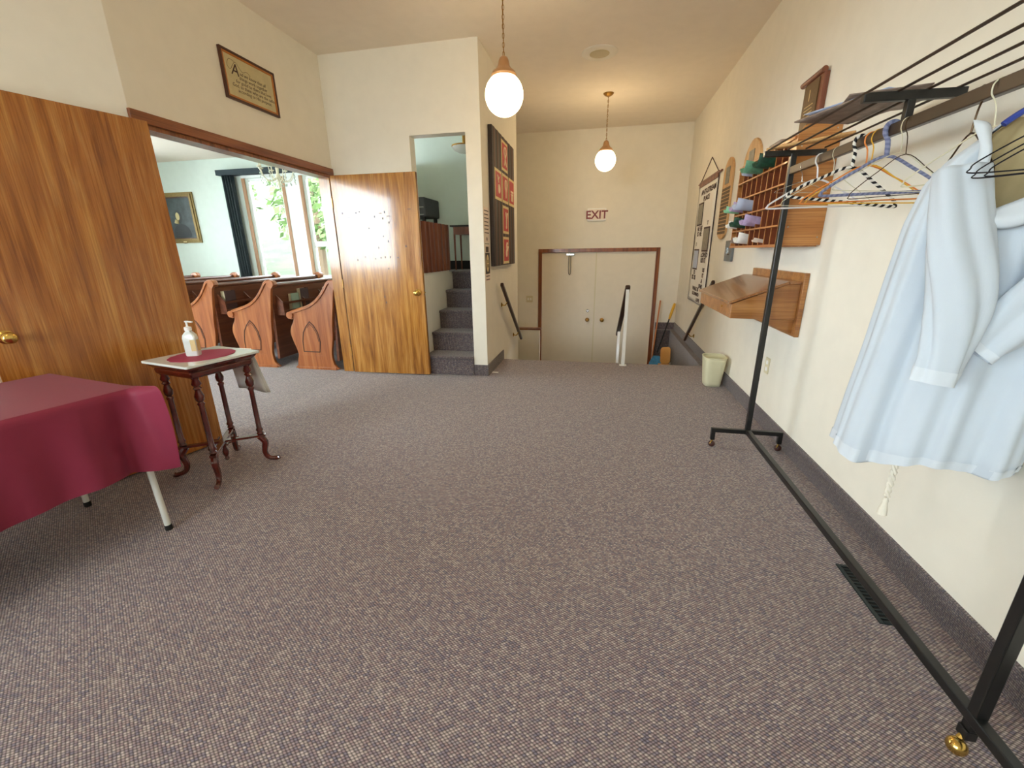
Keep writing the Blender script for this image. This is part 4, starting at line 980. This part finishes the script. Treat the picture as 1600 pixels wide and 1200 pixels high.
# ------------------------------------------------------------ pews
PX0 = -3.69      # top of back of the middle pew
prof = [(-.012,1.022),(-.052,1.024),(-.085,1.0),(-.115,.955),(-.21,.845),(-.335,.762),(-.53,.695),(-.60,.678),(-.633,.650),(-.637,.612),(-.615,.592),(-.588,.592),(-.570,.612),(-.583,.560),(-.618,.505),(-.640,.43),(-.622,.335),(-.598,.26),(-.582,.175),(-.60,.11),(-.612,.045),(-.612,0.0),(-.098,0.0),(-.128,.06),(-.142,.19),(-.10,.38),(-.078,.576),(-.035,.80),(-.005,.93),(.04,.955),(.05,.99),(.025,1.015)]
capc = [(.04,.965),(.02,1.0),(-.03,1.005),(-.075,.985),(-.115,.93),(-.21,.822),(-.335,.738),(-.50,.685),(-.595,.655),(-.605,.625)]
PY0, PY1 = 4.27, 6.32
def make_pew(x, label):
    root = thing('church_pew', label, 'pew', (x, (PY0+PY1)/2, 0), 'oak pews in the sanctuary')
    spr = smoothpath([(a, b, 0) for a, b in prof], 3, closed=True); poly = [(p.x, p.y) for p in spr]
    for y0, y1, s_ in ((PY0, PY0+.035, -1), (PY1-.035, PY1, 1)):
        e = MB().prism(poly, lambda a, b, d: (x+a, d, b), y0, y1).build('pew_end', M['pew'], root, bevel=.003)
        ys = y0 if s_ < 0 else y1
        cp = smoothpath([(x+a, (y0+y1)/2, b+.006) for a, b in capc], 4)
        b = MB(); n = len(cp)
        # broad rounded cap following the slope
        vs = []; fs = []
        for i, p in enumerate(cp):
            d = (cp[min(i+1, n-1)]-cp[max(i-1, 0)]).normalized(); nn = Vector((d.z, 0, -d.x))
            if nn.z < 0: nn = -nn
            for (yy, hh) in ((-.034, -.012), (-.034, .010), (-.018, .022), (.018, .022), (.034, .010), (.034, -.012)):
                vs.append(p+Vector((0, yy, 0))+nn*hh)
        for i in range(n-1):
            for k in range(6): fs.append((i*6+k, i*6+(k+1) % 6, (i+1)*6+(k+1) % 6, (i+1)*6+k))
        fs += [(5,4,3,2,1,0), tuple((n-1)*6+k for k in range(6))]
        b.add(vs, fs)
        b.tube([(x-.607, (y0+y1)/2-.036, .637), (x-.607, (y0+y1)/2+.036, .637)], .040, 18)
        b.tube([(x+.005, (y0+y1)/2-.036, .985), (x+.005, (y0+y1)/2+.036, .985)], .042, 18)
        b.build('armrest_cap', M['pew'], e, smooth=True, angle=35)
        arch = [(-.50, .21), (-.495, .33), (-.47, .44), (-.42, .515), (-.37, .565), (-.325, .52), (-.285, .44), (-.268, .33), (-.29, .21)]
        b = MB(); b.tube([(x+a, ys+s_*.0005, z) for a, z in arch], .0065, 5, closed=True)
        b.tube([(x+a*.86-.054, ys+s_*.0005, z*.9+.03) for a, z in arch[3:8]], .0035, 5)
        b.build('arch_carving', M['pewline'], e)
        MB().box((x-.56, ys+min(0, s_*.004), .165), (x-.21, ys+max(0, s_*.004), .175)).box((x-.60, ys+min(0, s_*.012), .0), (x-.10, ys+max(0, s_*.012), .028)).build('moulding', M['pew'], e, bevel=.003)
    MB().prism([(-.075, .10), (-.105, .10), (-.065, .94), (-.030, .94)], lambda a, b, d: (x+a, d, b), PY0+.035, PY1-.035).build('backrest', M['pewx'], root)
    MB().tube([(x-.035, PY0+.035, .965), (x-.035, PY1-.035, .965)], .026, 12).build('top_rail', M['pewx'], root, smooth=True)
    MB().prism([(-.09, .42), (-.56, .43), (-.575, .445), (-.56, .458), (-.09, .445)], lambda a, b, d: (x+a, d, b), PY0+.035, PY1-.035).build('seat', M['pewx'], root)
    # book rack on the back
    for yy in (PY0+.10, PY0+1.12):
        rk = MB().box((x+.035, yy, .645), (x+.045, yy+.78, .675)).box((x-.058, yy, .63), (x+.035, yy+.78, .642))
        rk.box((x+.035, yy, .745), (x+.046, yy+.78, .770))
        for yk in (yy-.012, yy+.38, yy+.78): rk.prism([(-.064, .62), (.05, .62), (.05, .775), (.03, .79), (-.045, .87)], lambda a, b, d: (x+a, d, b), yk, yk+.012)
        rk.build('book_rack', M['pewx'], root)
    return root
p0 = make_pew(PX0, 'oak pew with arched end between the other two aisle pews')
labs = {.80: 'oak pew nearest the open right door, its end facing the aisle', -.80: 'oak pew partly hidden behind left door and plant stand', -1.60: 'oak pew with only its far top end visible above others, fourth row', -2.40: 'oak pew with only its far top end visible, fifth row from the door', -3.20: 'oak pew farthest into the sanctuary past the left door'}
for dx, lab in labs.items(): dup(p0, (dx, 0, 0), lab)
def book(x, y, w_, h_, t_, m, lab, z=.643):
    root = thing('hymn_book', lab, 'book', (x, y, z), 'books in the pew racks')
    MB().box((x-.056-0, y, z), (x-.056+.012, y+w_, z+h_)).box((x-.056+t_-.004, y, z), (x-.056+t_, y+w_, z+h_)).box((x-.056, y+w_-.004, z), (x-.056+t_, y+w_, z+h_)).build('cover', m, root)
    MB().box((x-.044, y+.003, z+.004), (x-.056+t_-.004, y+w_-.004, z+h_-.004)).build('pages', M['pagew'], root)
book(PX0, PY0+.30, .14, .21, .06, M['greenbk'], 'grey green book in the rack of the middle pew')
book(PX0, PY0+.46, .15, .26, .075, M['brownbk'], 'thick dark book beside the grey green one in the rack')
book(PX0, PY0+.92+.05, .13, .24, .06, M['purplebk'], 'blue and white book at the rack end near the door')
book(PX0-.80, PY0+.13, .16, .25, .08, M['brownbk'], 'dark brown book in the rack behind the partly hidden pew')

# ------------------------------------------------------------ sanctuary: picture, curtain, chandelier
T = FR((-8.62, YS, 2.06), '-y')
root = thing('framed_portrait', 'gilt framed dark portrait print on the sanctuary far wall', 'picture', (-8.62, YS-.03, 1.58))
for k, (w_, h_, t_, d_, nm, mm) in enumerate(((.80, .98, .035, .03, 'frame_outer', 'gold'), (.73, .91, .05, .045, 'frame_inner', 'gold'), (.63, .81, .018, .03, 'frame_liner', 'dkfr'))):
    frame_ring(T, w_, h_, t_, .002, d_, nm, M[mm], root)
MB(T).box((-.30, -.39, .002), (.30, .39, .02)).build('canvas', M['canvas'], root)
MB(T).sphere((-.03, -.30, .018), .20, 20, 12, (1.15, 1.0, .03)).sphere((-.05, .02, .018), .115, 20, 12, (.9, 1.25, .03)).build('painted_robe', M['greyp'] if False else M['amp'], root, smooth=True)
MB(T).sphere((-.075, .035, .022), .062, 16, 10, (.78, 1.25, .05)).tube([(-.10, -.03, .022), (-.12, -.10, .022)], [.035, .045], 10).build('painted_face', M['skin'], root, smooth=True)
MB(T).box((-.04, -.478, .046), (.04, -.455, .049)).build('name_tab', M['cream'], root)
root = thing('window_curtain', 'dark teal curtain gathered at left of the sanctuary window', 'curtain', (-7.18, YS-.1, .8))
MB().grid(lambda u, v: (-7.36+.26*u+.03*v*math.sin(u*3), YS-.10+.035*math.sin(u*PI*9)-.01*v, 2.79-1.99*v), 60, 8).build('drape', M['teal'], root, smooth=True, solid=.004, angle=180)
MB().box((-7.42, YS-.17, 2.79), (-5.55, YS-.001, 2.885)).build('valance', M['teal'], root, bevel=.004)
cx, cy, cz = -4.72, 6.0, 2.40
root = thing('chandelier', 'small cream and crystal chandelier with curled arms in sanctuary', 'chandelier', (cx, cy, cz-.2))
MB().lathe([(.0, -.16), (.018, -.14), (.022, -.10), (.012, -.07), (.03, -.03), (.04, 0), (.018, .05), (.024, .11), (.010, .15), (.006, .20)], (cx, cy, cz), n=16).tube([(cx, cy, cz+.2), (cx, cy, CE)], .004, 6).build('stem', M['cwire'], root, smooth=True)
for k in range(8):
    a = 2*PI*k/8+.2; dx, dy = math.cos(a), math.sin(a)
    pts = smoothpath([(cx+dx*r, cy+dy*r, cz+h) for r, h in ((.02, 0), (.09, -.06), (.17, -.04), (.22, .04), (.235, .10))], 4)
    arm = MB().tube(pts, .006, 6).lathe([(.005, 0), (.03, .01), (.034, .02)], (cx+dx*.235, cy+dy*.235, cz+.10)).lathe([(.009, 0), (.009, .06), (.005, .075)], (cx+dx*.235, cy+dy*.235, cz+.12), n=10).build('arm', M['cwire'], root, smooth=True)
    b = MB()
    for r, h in ((.235, .03), (.235, -.02), (.17, -.09), (.10, -.11), (.235, -.07)): b.lathe([(0, -.022), (.009, -.008), (.005, .012), (0, .016)], (cx+dx*r, cy+dy*r, cz+h), n=6)
    b.build('crystal_drop', M['crystal'], arm)
cb = MB()
for k in range(10): cb.lathe([(0, -.014), (.008, 0), (0, .014)], (cx+.01*(k % 2), cy, cz-.18-.032*k), n=6)
cb.build('crystal_strand', M['crystal'], root)
#END_PART3
# ------------------------------------------------------------ coat rack
RX, RY = 1.012, 2.865
RZ = 1.705      # clothes rail centre
root = thing('coat_rack', 'long black steel rolling coat rack with shelf rods by right wall', 'coat rack', (RX, 1.5, 0))
bx = .030
MB().box((RX-bx/2, RY-bx/2, .11), (RX+bx/2, RY+bx/2, 1.80)).build('post', M['black'], root, bevel=.003)
MB().box((RX-.005, 1.02-bx/2, .075), (RX-.005+bx, 1.02+bx/2, 1.79)).build('post', M['black'], root, bevel=.003)
MB().bar((RX, RY-bx/2, .130), (RX+.012, -.45, .100), .030, .030).build('base_bar', M['black'], root, bevel=.003)
for y, xx in ((RY, RX), (-.45, RX)):
    MB().box((xx-.225, y-.013, .112), (xx+.215, y+.013, .140)).box((xx-.225, y-.013, .055), (xx-.199, y+.013, .112)).box((xx+.189, y-.013, .055), (xx+.215, y+.013, .112)).build('foot', M['black'], root, bevel=.002)
    for x in (xx-.212, xx+.202):
        c = MB().sphere((x, y, .0235), .0225, 18, 12).build('caster', M['cast'], root, smooth=True)
        MB().tube([(x, y, .044), (x, y, .058)], .006, 8).tube([(x-.016, y-.018, .03), (x-.006, y-.010, .048)], .004, 6).build('caster_stem', M['brass'], c, smooth=True)
MB().box((RX-.010, 1.005, .045), (RX+.018, 1.035, .076)).build('foot', M['black'], root, bevel=.002)
c = MB().sphere((RX-.020, 1.005, .0235), .023, 18, 12).build('caster', M['brass'], root, smooth=True)
MB().tube([(RX-.012, 1.015, .038), (RX+.002, 1.02, .052)], .009, 8).build('caster_stem', M['brass'], c, smooth=True)
MB().bar((RX, RY, RZ+.006), (RX+.012, -.45, RZ-.020), .024, .040).build('clothes_rail', M['rail'], root, bevel=.003)
for y, xx in ((RY, RX), (1.94, RX+.015), (.95, RX+.015), (-.05, RX+.015)):
    MB().bar((xx-.150, y, 1.802), (xx+.158, y, 1.798), .024, .030).build('shelf_bracket', M['black'], root, bevel=.003)
    if y not in (RY, ): MB().box((xx-.012, y-.012, RZ+.012), (xx+.012, y+.012, 1.786)).build('bracket_stub', M['black'], root, bevel=.002)
for dx in (-.135, -.035, .055, .148): MB().tube([(RX+dx, RY-.01, 1.819), (RX+dx+.012, -.45, 1.805)], .0048, 8).build('shelf_rod', M['rail'], root, smooth=True)

# things lying on the shelf rods
for k, (q0, q1, lab) in enumerate(((( .885, 2.905, 1.832), (1.185, 2.66, 1.832), 'pale wooden stick lying across the rack rods, the farther one'), ((.90, 2.86, 1.832), (1.175, 2.60, 1.832), 'pale wooden stick lying across the rack rods, the nearer one'))):
    tag(MB().tube([q0, q1], .008, 10).build('wooden_stick', M['pale'], smooth=True), lab, 'stick', 'sticks on the coat rack')
def mag(cx, cy, w_, l_, ang, z, m, lab, h_=.004, curl=.0):
    T = Matrix.Translation((cx, cy, z)) @ Matrix.Rotation(ang, 4, 'Z')
    b = MB(T); b.grid(lambda u, v: ((u-.5)*w_, (v-.5)*l_, curl*(2*v-1)**2), 8, 12)
    return tag(b.build('magazine', m, smooth=True, solid=h_), lab, 'magazine', 'papers lying on the rack rods')
mag(.99, 2.20, .27, .36, .35, 1.829, M['greyp'], 'dark printed magazine lying lowest on the rack rods', .005)
mag(1.01, 2.22, .25, .34, .15, 1.836, M['bluep'], 'pale blue paper lying on the dark magazine', .003)
mag(1.03, 2.16, .24, .32, -.25, 1.842, M['greyp'], 'grey printed magazine lying upper on the rack rods', .004)
mag(1.00, 2.20, .22, .33, .5, 1.848, M['bluep'], 'pale blue sheet topmost on the rack rods', .002)

# ------------------------------------------------------------ hangers
def railz(y): return RZ+.006-(RY-y)/(RY+.45)*.026
def rx(y): return RX+(RY-y)/(RY+.45)*.012
def hanger(y, yaw, w_, m, lab, r=.0016, drop=.10, rise=.115, tilt=0, hook_h=.075, kind='wire', thick=None, lean=0, wob=0):
    """wire or tube hanger on the rail; yaw turns its bar about the hook"""
    zt = railz(y)+.020+r
    T = Matrix.Translation((rx(y), y, zt)) @ Matrix.Rotation(yaw, 4, 'Z') @ Matrix.Rotation(tilt, 4, 'Y') @ Matrix.Rotation(lean, 4, 'X')
    root = thing('clothes_hanger', lab, 'hanger', (rx(y), y, zt-.2), 'empty hangers on the coat rack')
    hr = .020
    hook = []
    for k in range(13):
        a = math.radians(205-k*205/12*1.0); hook.append((0, hr*math.cos(a), -hr+hr*math.sin(a)+hr*0))
    # hook curls over the rail in the hanger's cross direction
    hook = [(hr*math.cos(math.radians(t)), 0, -hr+hr*math.sin(math.radians(t))) for t in range(-25, 181, 14)]
    neck = [(-hr*.97, 0, -hr-.016), (-.006, 0, -hr-.042), (0, 0, -hook_h)]
    MB(T).tube(smoothpath(hook+neck, 3), r if kind == 'wire' else r*.8, 8).build('hook', M['silver'] if kind == 'metalhook' else m, root, smooth=True)
    h = w_/2; z0 = -hook_h
    tri = [(0, 0, z0), (h*.5, 0, z0-rise*.38), (h*.93, 0, z0-rise*.80), (h, 0, z0-rise*.93), (h*.97, 0, z0-rise), (h*.4, wob, z0-rise*1.0), (-h*.4, -wob, z0-rise*1.0), (-h*.97, 0, z0-rise), (-h, 0, z0-rise*.93), (-h*.93, 0, z0-rise*.80), (-h*.5, 0, z0-rise*.38)]
    MB(T).tube(smoothpath(tri, 5, closed=True), thick or r, 8, closed=True).build('bar', m, root, smooth=True)
    return root
R_a = math.radians
def fh(y, yaw, tilt, tot, w_, m, lab, r, thick=None):
    hanger(y, R_a(yaw), w_, m, lab, r, rise=tot*.55, hook_h=tot-tot*.55*.93, tilt=R_a(tilt), thick=thick)
hanger(2.69, R_a(8), .26, M['silver'], 'thin steel clip hanger nearest the far post of rack', .0014, rise=.05, hook_h=.10)
fh(2.52, -4, 0, .23, .40, M['whitepl'], 'white tubular plastic hanger near the far post', .0035, .0042)
fh(2.36, 4, 2, .235, .39, M['cwire'], 'thin cream wire hanger behind the striped one', .0014)
fh(2.18, -4, 8, .24, .40, M['stripe'], 'black and white spiral striped yarn covered hanger', .0068, .0062)
fh(2.11, -12, 0, .24, .40, M['orange'], 'orange cord hanger between the striped and lavender ones', .0028)
fh(2.06, -34, 4, .25, .37, M['yellow'], 'yellow plastic hanger close beside the orange one', .0022)
fh(1.985, -8, 0, .23, .37, M['lavstripe'], 'lavender padded tube hanger hung under the rack bracket', .0085, .0055)
fh(1.885, 20, -4, .24, .40, M['wire'], 'twisted dark wire hanger beside the lavender hanger', .0015)
fh(1.90, 9, 2, .225, .40, M['cwire'], 'thin pale wire hanger tangled with the lavender one', .0014)
fh(1.60, 76, 0, .24, .38, M['wire'], 'brown wire hanger turned edge on, left of the robe', .0026)
fh(1.535, -8, -4, .235, .36, M['cwire'], 'long cream coated wire hanger just above robe shoulder', .0020)
fh(1.215, -16, 0, .25, .40, M['dkwire'], 'black wire hanger in front of robe neck, farthest of three', .0016)
fh(1.17, -46, 0, .255, .42, M['dkwire'], 'black wire hanger in front of robe neck, middle of three', .0016)
fh(1.13, -50, 0, .255, .43, M['dkwire'], 'black wire hanger nearest the camera before the robe', .0016)

# ------------------------------------------------------------ white robe
HY = 1.40
root = thing('robe_hanger', 'royal blue plastic hanger carrying the white robe', 'hanger', (rx(HY), HY, 1.5))
T = Matrix.Translation((rx(HY), HY, railz(HY)+.022)) @ Matrix.Rotation(R_a(-10), 4, 'Z')
MB(T).tube(smoothpath([(.02*math.cos(R_a(t)), 0, -.02+.02*math.sin(R_a(t))) for t in range(-25, 181, 14)]+[(-.019, 0, -.036), (0, 0, -.095)], 3), .0025, 8).build('hook', M['silver'], root, smooth=True)
MB(T).tube(smoothpath([(0, 0, -.092), (.08, 0, -.14), (.145, 0, -.19), (.155, 0, -.205)], 4), .0075, 8).tube(smoothpath([(0, 0, -.092), (-.03, 0, -.112), (-.05, 0, -.128), (-.058, 0, -.136)], 4), .0075, 8).build('bar', M['bluepl'], root, smooth=True)
#ROBE
root = thing('white_robe', 'white robe with collar and long sleeves hanging at near end of rack', 'robe', (1.04, 1.45, .58))
# body: stacked rings; each: z, left point, right point (plan), half thickness
def lerp(a, b, t): return a+(b-a)*t
ringsR = [  # z, Lx, Ly, Rx, Ry, thickness
    (1.605, .985, 1.42, 1.10, 1.41, .028),
    (1.585, .962, 1.425, 1.125, 1.41, .036),
    (1.55, .928, 1.435, 1.165, 1.405, .045),
    (1.515, .890, 1.445, 1.20, 1.40, .052),
    (1.46, .860, 1.46, 1.225, 1.395, .062),
    (1.36, .850, 1.485, 1.232, 1.39, .075),
    (1.20, .850, 1.51, 1.236, 1.39, .085),
    (1.00, .852, 1.54, 1.238, 1.39, .095),
    (.83, .852, 1.57, 1.240, 1.395, .105),
    (.69, .852, 1.59, 1.243, 1.40, .112),
    (.64, .853, 1.60, 1.243, 1.41, .112)]
def ringat(t):
    f = t*(len(ringsR)-1); i = min(int(f), len(ringsR)-2); k = f-i
    k = k
    return [lerp(a, b, k) for a, b in zip(ringsR[i], ringsR[i+1])]
def body(u, v, inset=0):
    z, lx, ly, rx_, ry, th = ringat(v)
    cx_, cy_ = (lx+rx_)/2, (ly+ry)/2; dx, dy = (rx_-lx)/2, (ry-ly)/2
    L_ = math.hypot(dx, dy); ux, uy = dx/L_, dy/L_; px_, py_ = uy, -ux     # p points to the camera side
    if py_ > 0: px_, py_ = -px_, -py_
    a = 2*PI*u; c_, s_ = math.cos(a), math.sin(a)
    n_ = 2.6; k = (abs(c_)**n_+abs(s_)**n_)**(-1/n_)
    fold = v**1.2*(.016*math.sin(a*7+1.0+2*v)+.010*math.sin(a*13+v*3)+.006*math.sin(a*23))
    w1 = (L_-inset+fold*.4)*c_*k; w2 = (th-inset+fold)*s_*k
    zz = z+(.02*math.sin(a*2)+.012*math.sin(a*5))*max(0, v-.85)/.15
    x = cx_+ux*w1+px_*w2; y = cy_+uy*w1+py_*w2
    return (min(x, XR-.014), y, zz)
NU, NVb = 160, 70
mb = MB(); vs = [body(i/NU, j/(NVb-1)) for j in range(NVb) for i in range(NU)]; fs = []
def opening(i, j):
    u = i/NU
    if u > .5: return False
    x, y, z = vs[j*NU+i]
    return .935 < x < 1.17 and z > 1.362+.55*max(0, min(x-.935, .10))
for j in range(NVb-1):
    for i in range(NU):
        if opening(i, j): continue
        fs.append((j*NU+i, j*NU+(i+1) % NU, (j+1)*NU+(i+1) % NU, (j+1)*NU+i))
vsb = list(vs); mb.add(vs, fs); mb.build('body', M['robe'], root, smooth=True, solid=.003, angle=180)
# tan lining seen inside the neck
mb = MB(); vs = [body(i/NU, j/(NVb-1), .010) for j in range(0, 48) for i in range(NU)]
fs = [(j*NU+i, j*NU+(i+1) % NU, (j+1)*NU+(i+1) % NU, (j+1)*NU+i) for j in range(47) for i in range(NU) if .5 < ((i+.5)/NU) < 1.0]
mb.add(vs, fs); mb.build('lining', M['tan'], root, smooth=True, angle=180)
# hem band
hb = MB(); hb.add([body(i/NU, .93, -.0035) for i in range(NU)]+[body(i/NU, .998, -.0035) for i in range(NU)], [(i, (i+1) % NU, NU+(i+1) % NU, NU+i) for i in range(NU)])
hb.build('hem_band', M['robe2'], root, smooth=True, angle=180)
# collar: left edge strip and a draped lapel along the lower edge, meeting at a snap
def front(x, z):
    best = None
    for j in range(0, NVb):
        for i in range(0, NU//2):
            q = vsb[j*NU+i]; e = (q[0]-x)**2+(q[2]-z)**2
            if best is None or e < best[0]: best = (e, q[1])
    return best[1]
FY = [front(.935, 1.58-.22*k/8) for k in range(9)]
def col(u, v_):
    k = min(int(u*8), 7); y = FY[k]+(FY[k+1]-FY[k])*(u*8-k)
    wid = .034*(1-.4*u)+.012*math.exp(-(u/.15)**2)
    return (.941-wid*v_, y-.006-.016*math.sin(v_*PI*.9), 1.582-.228*u+.018*v_*(1-u))
MB().grid(col, 24, 8).build('collar', M['robe2'], root, smooth=True, solid=.003, angle=180)
LY_ = [front(.937+.022*k, 1.36+.011*k) for k in range(9)]
def lap(u, v_):
    f = u*8; k = min(int(f), 7); y = LY_[k]+(LY_[k+1]-LY_[k])*(f-k); x = .935+.19*u
    top = 1.362+.50*min(.19*u, .10)
    wid = .012+.065*math.sin(min(1, u*1.6)*PI/2)
    return (x+.004*math.sin(v_*6), y-.008-.022*math.sin(v_*PI*.85)-.01*v_, top+.010-wid*v_-.008*math.sin(u*9)*v_)
MB().grid(lap, 24, 10).build('lapel', M['robe2'], root, smooth=True, solid=.003, angle=180)
MB().sphere((.937, FY[-1]-.026, 1.357), .005, 10, 8, (1, .5, 1)).build('snap', M['silver'], root, smooth=True)
# sleeves
def sleeve(path, wid, thk, axis, name, fseed, cuff=True):
    path = smoothpath(path, 6); n = len(path)
    def f(u, v, ex=0):
        t = v*(n-1); i = min(int(t), n-2); k = t-i; p = path[i].lerp(path[i+1], k)
        d = (path[min(i+2, n-1)]-path[max(i-1, 0)]).normalized(); ax_ = Vector(axis); ax_ = (ax_-d*ax_.dot(d)).normalized(); nn = d.cross(ax_)
        W = lerp(wid[0], wid[1], v)*(1+.42*math.sin(min(1, v*1.15)*PI)**1.3); H = lerp(thk[0], thk[1], v)
        a = 2*PI*u; fo = (.008*math.sin(a*3+fseed+v*4)+.005*math.sin(a*6+v*9))*(1-.3*v)
        return tuple(p+ax_*((W+fo+ex)*math.cos(a))+nn*((H+fo*.8+ex)*math.sin(a)))
    MB().grid(f, 48, 40, True).build(name, M['robe'], root, smooth=True, solid=.003, angle=180)
    if cuff: MB().add([f(i/48, .90, .003) for i in range(48)]+[f(i/48, 1.0, .003) for i in range(48)], [(i, (i+1) % 48, 48+(i+1) % 48, 48+i) for i in range(48)]).build('cuff', M['robe2'], root, smooth=True, angle=180)
sleeve([(.885, 1.40, 1.485), (.893, 1.355, 1.33), (.912, 1.315, 1.18), (.908, 1.30, 1.06), (.895, 1.295, .945)], (.050, .046), (.040, .022), (1, -.15, 0), 'sleeve', 0)
sleeve([(1.19, 1.36, 1.47), (1.19, 1.31, 1.34), (1.12, 1.295, 1.22), (1.03, 1.315, 1.09), (.985, 1.325, 1.03)], (.05, .050), (.035, .02), (.75, -.1, -.6), 'sleeve', 2)
# cord with tassel
b = MB()
for k in range(2):
    b.tube([(1.0+.005*math.cos(t*1.3+k*PI), 1.50+.005*math.sin(t*1.3+k*PI), .66-.0095*t) for t in range(0, 20)], .006, 6)
b.build('cord', M['cord'], root, smooth=True)
MB().lathe([(.005, 0), (.010, -.012), (.008, -.02), (.013, -.045), (.015, -.065)], (1.0, 1.50, .475), n=12).build('tassel', M['cord'], root, smooth=True)
